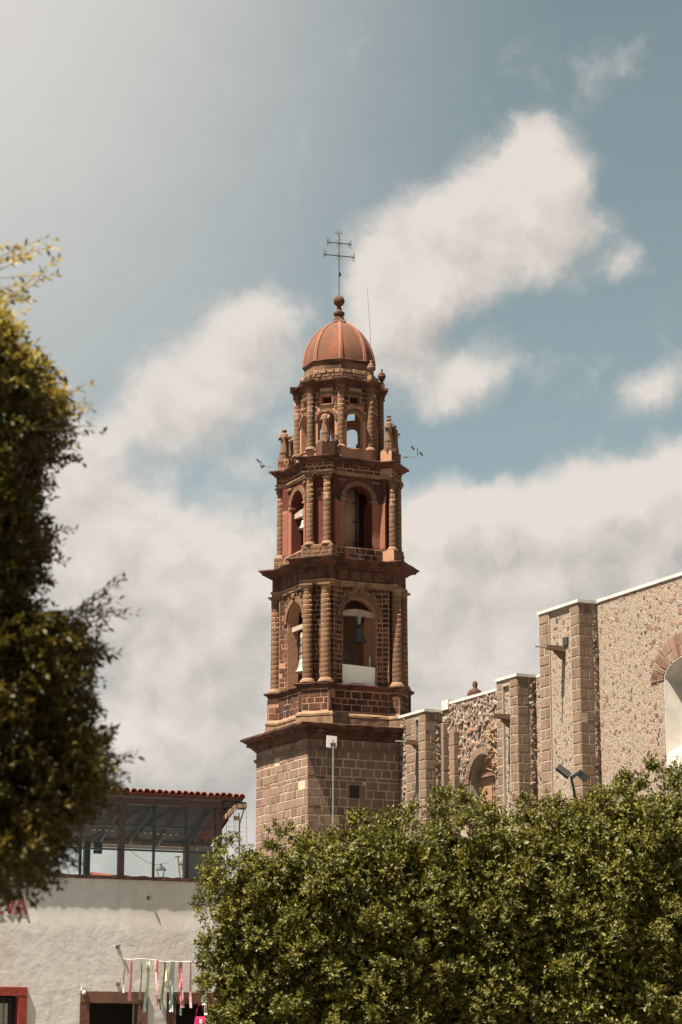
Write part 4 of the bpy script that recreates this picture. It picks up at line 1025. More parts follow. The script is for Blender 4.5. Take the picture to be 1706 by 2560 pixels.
mb = MB().box((XB + .0, -16.55, 16.68), (XB + .1, -16.2, 16.98)); mb.build('spout_hole', M['dark'], CH)
bs = on_church('stone_bust', 3.25, 6.15, 15.9); tag(bs, 'dark stone bust of a figure on the roof behind the white coping between two buttresses', 'bust')
MB().loft([[(a * math.cos(2 * math.pi * i / 16), b * math.sin(2 * math.pi * i / 16), z) for i in range(16)] for a, b, z in ((.30, .2, 0), (.31, .2, .2), (.36, .21, .40), (.35, .2, .5), (.26, .17, .63), (.12, .1, .70), (.085, .08, .74), (.10, .11, .82), (.105, .12, .9), (.085, .1, .98), (.03, .03, 1.02))]).build('figure', M['mould'], bs, smooth=True)

# panel antenna on a pole in front of the tower
an = empty('panel_antenna', (-.30, 92, 0), R(20)); tag(an, 'off-white square panel antenna on a thin steel pole before the tower base', 'antenna')
MB().tube([(0, 0, 0), (0, 0, 13.75)], .032, 8).build('pole', M['steel'], an)
o = MB().box((-.20, .06, -.23), (.20, .12, .23)).build('panel', M['antenna'], an, (-.03, 0, 13.68)); o.rotation_euler = (R(-6), R(4), 0)
MB().box((-.1, -.03, 13.52), (.1, .06, 13.62)).build('clamp', M['iron'], an)
MB().tube([(.05, 0, 12.0), (.06, -.02, 12.9), (.02, 0, 13.5)], .012, 5).build('cable', M['iron'], an)

# ------------------------------------------------------------------ white house with shop doors and roof terrace
HO = (-6.332, 70, 0)
HS = empty('shop_house', HO, TH)
tag(HS, 'white limewashed shop house with stone framed doorways below a roof terrace', 'house')
def on_house(name, x, y, z, rz=0):
    c, s_ = math.cos(TH), math.sin(TH); return empty(name, (HO[0] + x * c - y * s_, HO[1] + x * s_ + y * c, z), TH + rz)
hf = lambda x, d, z: (x, d, z)
mb = MB()
panel_with_opening(mb, -9, -5.2, [(0, 6.82, None)], .45, hf)
panel_with_opening(mb, -5.2, -1.9, [(0, 1.3, None), (1.3, 3.50, ('r', -4.7, -2.95)), (3.5, 6.82, None)], .45, hf)
panel_with_opening(mb, -1.9, 1.15, [(0, 3.335, ('r', -.858, .612)), (3.335, 6.82, None)], .45, hf)
panel_with_opening(mb, 1.15, 4.3, [(0, 3.335, ('r', 1.755, 3.05)), (3.335, 6.82, None)], .45, hf)
mb.box((-9, .45, 6.55), (4.3, 9, 6.81)).box((4.0, .45, 0), (4.3, 9, 6.55)).box((-9, 8.7, 0), (4.0, 9, 6.55)).box((-9, .45, 0), (-8.7, 8.7, 6.55))
mb.build('house_wall', M['plaster'], HS)
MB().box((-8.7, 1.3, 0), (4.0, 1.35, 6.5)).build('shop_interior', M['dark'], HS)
# worn clay coping
rr = random.Random(5); rings = []
for i in range(96):
    x = -9 + 13.4 * i / 95; j = lambda a: rr.uniform(-a, a)
    rings.append([(x, -.078 + j(.006), 6.815 + j(.006)), (x, -.085 + j(.007), 6.915 + j(.02)), (x, .30, 6.93 + j(.012)), (x, .30, 6.80)])
MB().loft(rings).build('coping', M['coping'], HS)
def surround(name, x0, x1, z1, w, h, m, d=.045, z0=0):
    """lintel and two jambs round a doorway"""
    MB().box((x0 - w - .0, -d, z1), (x1 + w, .30, z1 + h)).build('door_lintel' if z0 == 0 else 'window_head', m, HS)
    MB().box((x0 - w, -d + .004, z0), (x0 + .002, .31, z1 - .012)).build('door_jamb' if z0 == 0 else 'window_jamb', m, HS)
    MB().box((x1 - .002, -d + .004, z0), (x1 + w, .31, z1 - .012)).build('door_jamb' if z0 == 0 else 'window_jamb', m, HS)
surround('door', -.858, .612, 3.335, .28, .315, M['lintel'])
surround('door', 1.755, 3.05, 3.335, .285, .325, M['lintel'])
surround('window', -4.70, -2.95, 3.50, .245, .24, M['redframe'], .06, 1.3)
w = MB().box((-4.66, .24, 1.3), (-2.98, .32, 3.47)).build('window_sash', M['dark'], HS)
MB().box((-4.3, .20, 2.55), (-3.18, .235, 3.30)).build('lace_curtain', M['lace'], w)
mb = MB()
for i in range(9): mb.box((-4.62 + i * .185, .14, 1.32), (-4.60 + i * .185, .16, 3.46))
mb.build('window_bars', M['iron'], w)
MB().box((-3.10, .16, 3.20), (-2.99, .24, 3.46)).box((-3.2, .02, 3.38), (-2.95, .06, 3.42)).build('curtain_rail', M['redframe'], w) if False else None

sg = on_house('wall_lettering', -3.4, -.012, 5.74); tag(sg, 'dark red raised letters EVA on the white house wall behind the left tree', 'lettering')
def letter(bars):
    mb = MB()
    for (xa, za), (xb, zb) in bars: mb.bar((xa, 0, za), (xb, 0, zb), .02, .08) if abs(xa - xb) > .01 else mb.box((xa - .04, -.01, za), (xa + .04, .01, zb))
    mb.build('letter', M['letter'], sg)
letter([((-.42, .0), (-.42, .52)), ((-.42, .48), (-.10, .48)), ((-.42, .26), (-.16, .26)), ((-.42, .035), (-.10, .035))])
letter([((-.03, .52), (.12, .02)), ((.12, .02), (.28, .52))])
letter([((.30, .0), (.46, .52)), ((.46, .52), (.61, .0)), ((.36, .17), (.56, .17))])

for x, z, lab in ((-.05, 4.907, 'small iron wall hook above the middle of the white wall'), (.867, 6.31, 'small rusty hook just under the house coping'), (-.02, 3.865, 'twisted black iron bracket just above the first door lintel')):
    g = on_house('wall_hook', x, 0, z); tag(g, lab, 'hook')
    MB().box((-.045, -.02, -.045), (.045, .01, .045)).build('plate', M['iron'], g)
    MB().tube([(0, -.01, 0), (.03, -.05, -.01), (.05, -.06, .03), (.06, -.05, .05)], .018, 6).build('hook', M['iron'], g)
g = on_house('wall_lamp', -1.06, 0, 3.60); tag(g, 'white globe lamp at the upper left corner of the first door lintel', 'lamp')
MB().box((-.06, -.09, .06), (.06, .0, .17)).build('bracket', M['antenna'], g); MB().ball((-.0, -.12, 0), .065, 14).build('globe', M['white'], g, smooth=True)
g = on_house('junction_box', 1.27, 0, 3.42); tag(g, 'small brown junction box on the wall between the two doorways', 'box')
MB().box((-.06, -.05, -.04), (.06, 0, .04)).build('cover', M['lintel'], g)

# ribbons on a cord over the doors
def hxz(u, v): return .073 + (u - 306) * .01233, 4.572 - (v - 2397) / 84.3 + .00025 * (u - 306)
cord = MB(); pts = []
for u, v in ((306, 2397), (325, 2399), (350, 2397), (365, 2398), (388, 2401), (409, 2405), (426, 2403), (447, 2405), (471, 2404), (490, 2405), (515, 2408)):
    x, z = hxz(u, v); pts.append((x, -.16, z))
g = on_house('cord', 0, 0, 0); tag(g, 'thin sagging cord stretched above the doorways to hold ribbons', 'cord')
cord.tube(pts, .006, 4); cord.build('line', M['pennant'], g)
mb = MB()
for i in (0, 5, 10): mb.tube([pts[i], (pts[i][0], 0, pts[i][2] + .02)], .008, 4)
mb.build('cord_pegs', M['iron'], g)
RIB = [('grey', (.34, .33, .27), 308, 2398, 309, 2478, .020), ('rose pink', (.62, .16, .17), 325, 2399, 324, 2496, .040), ('olive', (.20, .17, .07), 350, 2398, 349, 2494, .028),
       ('dark green', (.04, .09, .05), 365, 2399, 366, 2432, .026), ('pale teal', (.28, .47, .44), 366, 2420, 361, 2524, .034), ('pale yellow', (.60, .52, .24), 369, 2400, 368, 2490, .022),
       ('coral', (.66, .26, .16), 389, 2401, 391, 2462, .036), ('dusty pink', (.55, .22, .24), 387, 2402, 390, 2510, .024), ('moss green', (.12, .18, .08), 408, 2405, 402, 2518, .040),
       ('cream', (.66, .60, .44), 412, 2420, 408, 2500, .028), ('golden', (.52, .36, .13), 423, 2404, 420, 2470, .026), ('blue grey', (.24, .36, .38), 429, 2404, 426, 2524, .044),
       ('crimson', (.42, .06, .08), 448, 2405, 453, 2514, .046), ('faded green', (.25, .33, .24), 449, 2470, 451, 2532, .026), ('mauve', (.45, .20, .24), 471, 2405, 476, 2515, .030),
       ('bottle green', (.03, .08, .06), 490, 2405, 503, 2450, .028), ('white', (.74, .70, .60), 511, 2478, 514, 2532, .034), ('pale sage', (.45, .50, .38), 505, 2482, 507, 2508, .036)]
for nm, c, u0, v0, u1, v1, wd in RIB:
    wd *= 1.2; c = tuple(.12 + .85 * q for q in c)
    m = flat('ribbon_' + nm.replace(' ', '_'), c, .7, var=.15)
    x0, z0 = hxz(u0, v0); x1, z1 = hxz(u1, v1)
    g = on_house('ribbon', x0, -.16, z0); tag(g, nm + ' ribbon hanging from the cord over the shop doorways', 'ribbon', 'ribbons hanging over the shop doors')
    rings = []; ph = random.uniform(0, 6)
    for i in range(9):
        t = i / 8; tw = math.sin(ph + t * 3) * .6; x = (x1 - x0) * t; z = (z1 - z0) * t; y = -.02 - .05 * math.sin(t * 4 + ph); a, b = wd * math.cos(tw), wd * math.sin(tw)
        rings.append([(x - a, y - b, z), (x + a, y + b, z), (x + a, y + b + .004, z), (x - a, y - b + .004, z)])
    MB().loft(rings).build('ribbon_strip', m, g)
g = on_house('bag', 2.47, -.10, 2.98); tag(g, 'bright pink shoulder bag hanging in the second shop doorway', 'bag')
mp_ = flat('magenta_cloth', (.50, .02, .12), .7)
MB().loft([[(-a, -b, z), (a, -b, z), (a, b, z), (-a, b, z)] for z, a, b in ((0, .14, .03), (-.06, .15, .045), (-.3, .17, .06), (-.42, .165, .05))]).build('bag_body', mp_, g)
MB().tube([(-.13, 0, -.02), (-.10, 0, .20), (-.02, 0, .33), (.05, 0, .33), (.11, 0, .18), (.14, 0, -.02)], .012, 5).build('strap', mp_, g)
MB().box((-.03, -.066, -.2), (.05, -.055, -.08)).build('patch', M['pennant'], g)
MB().tube([(.0, 0, .33), (.0, .2, .36)], .008, 4).build('hanger', M['iron'], g)

# glazed terrace pavilion with a tiled lean-to roof
TP = on_house('terrace_pavilion', 0, 0, 6.93); tag(TP, 'glazed roof terrace pavilion with dark frames and a scalloped red tile roof', 'pavilion')
Z = -6.93
def bx(name, m, a, b, parent=TP): return MB().box((a[0], a[1], a[2] + Z), (b[0], b[1], b[2] + Z)).build(name, m, parent)
for x, w_ in ((.061, .085), (3.08, .10), (-2.55, .085)): bx('post', M['beam'], (x - w_, .10, 6.93), (x + w_, .26, 9.0))
for x in (-1.17, 1.063, 2.066): bx('mullion', M['tealframe'], (x - .034, .14, 6.93), (x + .034, .2, 9.0))
bx('front_beam', M['beam'], (-2.7, .06, 9.0), (3.92, .26, 9.215))
for z in (8.35, 7.655):
    for x0, x1 in ((-2.46, -1.205), (-1.135, -.026), (.148, 1.028), (1.098, 2.031), (2.101, 2.98)):
        bx('rail', M['tealframe'], (x0, .14, z), (x1, .2, z + .055))
for x0, x1 in ((-2.46, -1.205), (-1.135, -.026), (.148, 1.028), (1.098, 2.031), (2.101, 2.98)):
    for z0, z1 in ((6.94, 7.65), (7.715, 8.345), (8.41, 8.995)): bx('pane', M['glass'], (x0, .165, z0), (x1, .172, z1))
bx('back_post', M['tealframe'], (-.30, 2.3, 6.93), (-.12, 2.45, 8.1)); bx('back_post', M['beam'], (2.86, 2.3, 6.93), (2.98, 2.42, 8.1))
bx('back_beam', M['lightbeam'], (-2.7, 2.3, 8.025), (2.93, 2.45, 8.17))
RS = lambda y: 9.30 - (y - .0) * .46                             # the roof falls to the back
mb = MB(); mb.add([(-2.75, -.05, RS(-.05) + Z - .10), (3.15, -.05, RS(-.05) + Z - .10), (3.15, 2.7, RS(2.7) + Z - .10), (-2.75, 2.7, RS(2.7) + Z - .10), (-2.75, -.05, RS(-.05) + Z - .05), (3.15, -.05, RS(-.05) + Z - .05), (3.15, 2.7, RS(2.7) + Z - .05), (-2.75, 2.7, RS(2.7) + Z - .05)],
       [(3, 2, 1, 0), (4, 5, 6, 7), (0, 1, 5, 4), (1, 2, 6, 5), (2, 3, 7, 6), (3, 0, 4, 7)]); mb.build('ceiling_boards', M['ceiling'], TP)
for i in range(7):
    x = -2.6 + i * .92; mb = MB(); mb.bar((x, .2, RS(.2) + Z - .16), (x, 2.4, RS(2.4) + Z - .16), .07, .11); mb.build('rafter', M['beam'], TP)
for i, (xa, xb) in enumerate(((-.1, .9), (1.0, 1.75))):
    mb = MB(); mb.bar((xa, 2.2, 8.15 + Z), (xb, .5, 8.95 + Z), .05, .08); mb.build('brace', M['beam'], TP)
tile = MB(); rings = []
for y in (-.14, .34, .36): pass
def tile_mesh(r0, r1, ln):
    mb = MB(); n = 7
    def ring(y, r, th): return [((r - th) * math.cos(math.pi * i / n), y, (r - th) * math.sin(math.pi * i / n)) for i in range(n + 1)]
    a, b, c, d = ring(0, r0, 0), ring(ln, r1, 0), ring(0, r0, .016), ring(ln, r1, .016); k = n + 1
    fs = [(i, i + 1, k + i + 1, k + i) for i in range(n)] + [(2 * k + i + 1, 2 * k + i, 3 * k + i, 3 * k + i + 1) for i in range(n)] + [(i + 1, i, 2 * k + i, 2 * k + i + 1) for i in range(n)]
    mb.add(a + b + c + d, fs); me = bpy.data.meshes.new('roof_tile'); me.from_pydata(mb.v, [], mb.f); me.materials.append(M['rooftile']); return me
TM = tile_mesh(.098, .082, .48); sl = -math.atan(.46)
rr = random.Random(9)
for i in range(33):
    for j in range(3):
        o = bpy.data.objects.new('roof_tile', TM); link(o, TP); y = -.16 + j * .42
        o.location = (-2.7 + i * .2005 + rr.uniform(-.012, .012), y, RS(y) + Z - .02 + j * .006 + rr.uniform(-.012, .012)); o.rotation_euler = (sl + rr.uniform(-.03, .03), rr.uniform(-.05, .05), rr.uniform(-.03, .03))
mb = MB()
for i in range(33):
    x = -2.7 + i * .2005; v = []
    for y in (1.1, 2.75): v += [(x + .09 * math.cos(math.pi * q / 6), y, RS(y) + Z - .02 + .09 * math.sin(math.pi * q / 6)) for q in range(7)]
    mb.add(v, [(q, q + 1, q + 8, q + 7) for q in range(6)])
tag(mb.build('rear_roof_tiles', M['rooftile'], TP), kind='stuff')
mb = MB(); mb.loft([[(-2.75, y, RS(y) + Z - .045), (3.72, y, RS(y) + Z - .045), (3.72, y, RS(y) + Z - .03), (-2.75, y, RS(y) + Z - .03)] for y in (-.12, 1.0, 2.75)]); mb.build('tile_bed', M['rooftile'], TP)
bx('eave_board', M['beam'], (-2.7, -.06, 9.215), (3.75, .0, 9.27)); bx('beam_end', M['beam'], (3.20, .0, 9.03), (3.92, .05, 9.19))
mb = MB(); mb.bar((3.86, .05, 9.02 + Z), (3.71, .05, 8.55 + Z), .035, .035); mb.bar((3.71, .05, 8.58 + Z), (3.70, .05, 6.9 + Z), .04, .04); mb.bar((3.68, .03, 8.88 + Z), (3.71, .05, 8.55 + Z), .03, .03); mb.build('corner_brace', M['steel'], TP)
rings = []
for i in range(9):
    t = i / 8; x = 3.20 + .66 * t; zt = 8.78 + .36 * math.sin(min(1, t * 1.5) * math.pi / 2); zb = zt - .10 - .10 * (1 - t) * math.sin(math.pi * t)
    rings.append([(x, -.12, zt + Z), (x, .4, zt + .04 + Z), (x, .4, zb + Z), (x, -.12, zb + Z)])
MB().loft(rings).build('reed_awning', M['reed'], TP)
mb = MB()
for x0, x1 in ((3.29, 3.31), (3.52, 3.56), (3.58, 3.62), (3.92, 3.98)): mb.tube([(x0, .05, 8.98 + Z), (x1, .05, 7.2 + Z)], .006, 4)
for i in range(7): mb.tube([(3.3, .05, 8.75 - i * .14 + Z), (3.94, .05, 8.75 - i * .14 + Z)], .003, 3)
mb.build('wire_grid', M['iron'], TP)
bx('insulator_box', M['lightbeam'], (3.54, .0, 8.66), (3.66, .08, 8.78))
bx('side_panel', M['planter'], (2.62, 1.6, 6.95), (3.5, 1.66, 8.02)); bx('wall_strip', M['redframe'], (2.66, 1.55, 6.95), (2.72, 1.6, 8.02))
bx('hanging_board', M['tealframe'], (-.12, 2.0, 7.70), (.14, 2.04, 8.05))

def pendant(label, x, y, z, r):
    g = on_house('pendant_lamp', x, y, z); tag(g, label, 'lamp', 'pendant lamps under the terrace roof')
    MB().lathe([(r, 0), (r * .8, r * .7), (r * .3, r * 1.5), (.02, r * 1.7)], n=14).build('lamp_shade', M['lampshade'], g, smooth=True)
    MB().tube([(0, 0, r * 1.7), (0, 0, 8.72 - z)], .008, 4).build('flex', M['iron'], g)
pendant('conical rattan pendant lamp just right of the thick terrace post', .90, 1.2, 7.98, .15)
pendant('narrow rattan pendant lamp beside the middle terrace mullion', 1.52, 1.2, 8.06, .12)
bn = on_house('bunting', 0, .6, 0); tag(bn, 'row of little white triangular pennants strung under the terrace roof', 'bunting')
MB().tube([(-1.6, 0, 8.33), (.8, 0, 8.27), (3.0, 0, 8.22)], .006, 4).build('string', M['iron'], bn)
for u in (238, 252, 268, 283, 366, 381, 399, 414, 432, 447):
    x = -.62 + (u - 237) * .0122; z = 8.295 - (u - 237) * .0002; h_ = random.uniform(.05, .075)
    MB().add([(x - .055, 0, z - h_), (x + .055, 0, z - h_), (x, 0, z), (x - .055, .006, z - h_), (x + .055, .006, z - h_), (x, .006, z)], [(0, 1, 2), (5, 4, 3), (0, 3, 4, 1), (1, 4, 5, 2), (2, 5, 3, 0)]).build('pennant', M['pennant'], bn)
def lantern(label, x, y, z, s_):
    g = on_house('roof_lantern', x, y, 6.81); tag(g, label, 'lantern', 'iron lanterns on the roof terrace'); z -= 6.81
    MB().tube([(0, 0, 0), (0, 0, z - .02)], .03, 6).build('stem', M['iron'], g)
    mb = MB(); mb.lathe([(.20 * s_, z + .26 * s_), (.21 * s_, z + .28 * s_), (.09 * s_, z + .40 * s_), (.03 * s_, z + .42 * s_), (.04 * s_, z + .46 * s_), (.01, z + .50 * s_)], n=6); mb.build('lantern_cap', M['iron'], g)
    mb = MB()
    for k in range(4):
        a = k * math.pi / 2 + .4; mb.tube([(.10 * s_ * math.cos(a), .10 * s_ * math.sin(a), z), (.17 * s_ * math.cos(a), .17 * s_ * math.sin(a), z + .27 * s_)], .014, 4)
    mb.lathe([(.11 * s_, z - .02), (.11 * s_, z + .01)], n=6); mb.build('lantern_frame', M['iron'], g)
lantern('black iron roof lantern seen through the lower middle terrace pane', 3.92, 7.0, 7.45, .95)
lantern('larger iron lantern half hidden by the right terrace mullion', 4.80, 7.0, 7.55, 1.35)
g = on_house('utility_pole', 4.2, 6.0, 6.81); tag(g, 'thin leaning pole with a crossbar behind the terrace glass', 'pole')
MB().tube([(.06, 0, 0), (-.10, 0, 1.28)], .025, 6).build('shaft', M['wood'], g); MB().bar((-.2, 0, 1.24), (0, 0, 1.26), .03, .03).build('crossbar', M['wood'], g)
g = on_house('string_lights', 0, 6.0, 0); tag(g, 'drooping cable of bare bulbs seen through the terrace panes', 'string lights')
sp = [(2.3, 0, 8.36), (2.7, 0, 8.05), (3.0, 0, 7.88), (3.35, 0, 7.77), (3.7, 0, 7.85), (4.1, 0, 8.08)]
MB().tube(sp, .008, 4).build('cable', M['iron'], g)
for x, z in ((2.95, 7.84), (3.62, 7.74), (3.8, 7.86)): MB().lathe([(.02, z), (.035, z - .04), (.04, z - .08), (.01, z - .12)], n=8).build('bulb', M['white'], g, smooth=True)
g = on_house('potted_plant', 3.1, 1.7, 8.02); tag(g, 'spiky potted plant on the grey panel at the right end of the terrace', 'plant')
MB().lathe([(.10, -.12), (.13, .02)], c=(-.05, .15), n=12).build('pot', M['lintel'], g)
mb = MB(); rr = random.Random(4)
for i in range(34):
    a = rr.uniform(0, 6.28); l = rr.uniform(.15, .42); b = (rr.uniform(-.35, .4), .12 + rr.uniform(-.05, .05), 0); c_ = math.cos(a) * .6
    mb.tube([b, (b[0] + c_ * l * .5, b[1] + math.sin(a) * l * .2, l * .55), (b[0] + c_ * l, b[1] + math.sin(a) * l * .3, l * rr.uniform(.5, .9))], [.018, .014, .003], 4)
mb.build('leaves', M['leaf'], g)

# what shows far behind the terrace glass
rings = []
rr = random.Random(2)
for i in range(30):
    t = i / 29; x = -260 + 330 * t; zc = 66 * math.exp(-((x + 118) / 58) ** 2) + 16 * math.exp(-((x + 10) / 60) ** 2) + rr.uniform(-.4, .4)
    rings.append([(x, 560, -2), (x, 590, zc * .6), (x, 610, zc), (x, 640, zc * .8), (x, 760, -2)])
MB().loft(rings).build('hill', M['hill'], smooth=True)['kind'] = 'structure'
g = empty('tiled_house', (-8.3, 95, 0), TH); tag(g, 'distant low house with a red tiled roof behind the terrace glass', 'house')
MB().box((-1.2, 0, 0), (2.6, 5, 8.55)).build('house_wall', M['plaster'], g)
MB().loft([[(-1.4, -.2, 8.57), (2.8, -.2, 8.35), (2.8, 5.2, 8.35), (-1.4, 5.2, 8.57)], [(-1.4, .2, 8.93), (2.8, .2, 8.57), (2.8, 5.0, 8.57), (-1.4, 5.0, 8.93)]]).build('roof', M['rooftile'], g)

# ------------------------------------------------------------------ trees
def leaf_mesh(name, P, D, Nn, ln, wd, mat, parent, six=False):
    S_ = np.cross(D, Nn); S_ /= np.linalg.norm(S_, axis=1, keepdims=True) + 1e-9
    ln = ln[:, None]; wd = wd[:, None]
    if six:
        v = np.stack([P, P + D * ln * .28 + S_ * wd * .42 + Nn * wd * .10, P + D * ln * .66 + S_ * wd * .40 + Nn * wd * .06, P + D * ln - Nn * ln * .10, P + D * ln * .66 - S_ * wd * .40 + Nn * wd * .06, P + D * ln * .28 - S_ * wd * .42 + Nn * wd * .10], 1)
        q = np.array([[0, 1, 2, 3], [0, 3, 4, 5]])
    else:
        v = np.stack([P, P + D * ln * .46 + S_ * wd * .5 + Nn * wd * .16, P + D * ln, P + D * ln * .46 - S_ * wd * .5 + Nn * wd * .16], 1)
        q = np.array([[0, 1, 2], [0, 2, 3]])
    n, k = v.shape[:2]; f_ = (q[None] + (np.arange(n) * k)[:, None, None]).reshape(-1, q.shape[1])
    me = bpy.data.meshes.new(name); me.vertices.add(n * k); me.vertices.foreach_set('co', v.reshape(-1).astype(np.float32))
    me.loops.add(f_.size); me.loops.foreach_set('vertex_index', f_.reshape(-1).astype(np.int32))
    me.polygons.add(len(f_)); me.polygons.foreach_set('loop_start', (np.arange(len(f_)) * q.shape[1]).astype(np.int32)); me.polygons.foreach_set('loop_total', np.full(len(f_), q.shape[1], np.int32))
    me.update(calc_edges=True); me.materials.append(mat)
    return link(bpy.data.objects.new(name, me), parent)
def unit(a): return a / (np.linalg.norm(a, axis=-1, keepdims=True) + 1e-9)
def twig_leaves(B, T_, L_, nl, ll, lw, rng, ref=None):
    """leaves alternating along twigs; B base, T_ direction, L_ length"""
    m = len(B); t = (np.arange(nl) + .8) / nl; t = t[None] + rng.uniform(-.04, .04, (m, nl))
    Pp = B[:, None] + T_[:, None] * (L_[:, None] * t)[..., None]
    Pp[..., 2] -= (L_[:, None] * t ** 2 * .12)
    R0 = unit(np.cross(T_, rng.normal(size=(m, 3)))); R1 = np.cross(T_, R0)
    a = np.arange(nl)[None] * 2.4 + rng.uniform(0, 6.28, (m, 1)); side = R0[:, None] * np.cos(a)[..., None] + R1[:, None] * np.sin(a)[..., None]
    Dd = unit(T_[:, None] * .75 + side * .85 + rng.normal(size=(m, nl, 3)) * .18); 
    Nn = unit(np.cross(np.cross(Dd, (np.array([0, 0, 1.])[None, None] + side * .3 if ref is None else ref[:, None]) + rng.normal(size=(m, nl, 3)) * (.35 if ref is None else .28)), Dd))
    k = m * nl
    return Pp.reshape(k, 3), Dd.reshape(k, 3), Nn.reshape(k, 3), rng.uniform(.75, 1.2, k) * ll, rng.uniform(.8, 1.15, k) * lw
def limb_mesh(mb, a, b, r0, r1, n=5, wob=.15):
    a, b = Vector(a), Vector(b); pts = [a.lerp(b, i / n) + Vector((random.uniform(-wob, wob), random.uniform(-wob, wob), 0)) * (1 if 0 < i < n else 0) for i in range(n + 1)]
    mb.tube(pts, [r0 + (r1 - r0) * i / n for i in range(n + 1)], 8)

def ficus(label, cx, cy, ztop, zbot, a, b, seed, group, tuft=.33, lean=(0, 0, .45), dens=1.0, lt=.36):
    rng = np.random.default_rng(seed); g = empty('ficus_tree', (cx, cy, 0)); tag(g, label, 'tree', group)
    cz = (ztop + zbot) / 2; c = (ztop - zbot) / 2; p_ = 3.6
    n = int(1800 * dens); d = unit(rng.normal(size=(n * 3, 3))); d = d[(d[:, 2] > -.75)]
    keep = (d[:, 1] < .25) | (rng.random(len(d)) < .35); d = d[keep][:n]
    r = ((np.abs(d[:, 0]) / a) ** p_ + (np.abs(d[:, 1]) / b) ** p_ + (np.abs(d[:, 2]) / c) ** p_) ** (-1 / p_)
    lump = 1 + .075 * np.sin(d[:, 0] * 6 + seed + d[:, 2] * 3) * np.cos(d[:, 2] * 7 + seed * 2 - d[:, 0] * 4) + .04 * np.sin(d[:, 2] * 15 + d[:, 0] * 11 + seed)
    # tufts keep their distance, so dark gaps stay between them
    pos = d * (r * lump)[:, None]; order = rng.permutation(len(pos)); chosen = []; cells = {}; md = tuft * 1.42
    for i in order:
        q = pos[i]; ci = tuple((q / md).astype(int)); ok = True
        for x in (-1, 0, 1):
            for y in (-1, 0, 1):
                for z in (-1, 0, 1):
                    for j in cells.get((ci[0] + x, ci[1] + y, ci[2] + z), ()):
                        if np.sum((pos[j] - q) ** 2) < md * md: ok = False
        if ok: cells.setdefault(ci, []).append(i); chosen.append(i)
    C = pos[chosen]; nC = len(C)
    grad = unit(np.sign(C) * np.abs(C / np.array([a, b, c])) ** (p_ - 1) / np.array([a, b, c]))
    C = C + grad * (rng.random((nC, 1)) ** .8 * .80 - .58) + np.array([0, 0, cz])
    nt_ = 46; K = nC * nt_; bd = unit(rng.normal(size=(K, 3)) + np.repeat(grad, nt_, 0) * .9 + np.array([0, 0, .25]))   # each tuft is a rounded ball of twigs
    rad = np.repeat(rng.uniform(.16, .44, nC), nt_); B = np.repeat(C, nt_, 0) + bd * (rad * rng.uniform(.35, 1.0, K))[:, None]
    T_ = unit(bd * .8 + rng.normal(size=(K, 3)) * .40 + np.array(lean)); L_ = rng.uniform(.5, 1.0, K) * lt * .62
    parts = [twig_leaves(B, T_, L_, 8, .092, .046, rng, unit(bd * .7 + np.array([0, 0, .6])))]
    # young shoots standing up from the top and sides
    ks = rng.choice(nC, int(nC * .45), replace=False); nsh = 5; Bs = np.repeat(C[ks], nsh, 0) + rng.normal(size=(len(ks) * nsh, 3)) * .12 + np.repeat(grad[ks], nsh, 0) * .15
    Ts = unit(np.repeat(grad[ks], nsh, 0) * .5 + np.array([lean[0], 0, .9]) + rng.normal(size=Bs.shape) * .25)
    parts.append(twig_leaves(Bs, Ts, rng.uniform(.25, .52, len(Bs)), 10, .085, .036, rng))
    # shaded inner foliage
    m = int(26000 * dens); d = unit(rng.normal(size=(m, 3))); r = ((np.abs(d[:, 0]) / a) ** p_ + (np.abs(d[:, 1]) / b) ** p_ + (np.abs(d[:, 2]) / c) ** p_) ** (-1 / p_)
    P = d * (r * rng.uniform(.66, .88, m))[:, None] + np.array([0, 0, cz]); D = unit(rng.normal(size=(m, 3))); N_ = unit(np.cross(D, rng.normal(size=(m, 3))))
    parts.append((P, D, N_, rng.uniform(.14, .22, m), rng.uniform(.09, .13, m)))
    P, D, N_, l, w_ = (np.concatenate(x) for x in zip(*parts))
    cr_ = leaf_mesh('crown', P, D, N_, l, w_, M['leaf'], g)
    random.seed(seed); mb = MB(); limb_mesh(mb, (0, 0, 0), (0, 0, zbot + .4), .17, .12, 6, .04); mb.build('trunk', M['bark'], g)
    for k in range(6):
        an_ = k * 1.05 + random.uniform(-.2, .2); mb = MB(); limb_mesh(mb, (0, 0, zbot + .2), (a * .6 * math.cos(an_), b * .6 * math.sin(an_), cz + c * random.uniform(.1, .6)), .08, .02); mb.build('limb', M['bark'], g)
GR = 'clipped ficus trees grown together in a row'
ficus('clipped ficus tree at the left end of the green row, beside the white house', -1.33, 53.6, 6.20, 1.5, 1.42, 1.6, 21, GR, .36)
ficus('clipped ficus tree standing right in front of the tower base', 1.0, 53.3, 6.58, 1.5, 1.85, 1.8, 22, GR, .36)
ficus('clipped ficus tree in front of the blind arch and middle buttress', 3.7, 53.5, 6.92, 1.5, 1.85, 1.9, 23, GR, .38, lean=(.25, 0, .45), lt=.42)
ficus('clipped ficus tree at the right end of the row, below the big church window', 7.0, 53.0, 7.58, 1.5, 2.45, 1.9, 24, GR, .38, lean=(.35, 0, .45), lt=.46, dens=1.5)

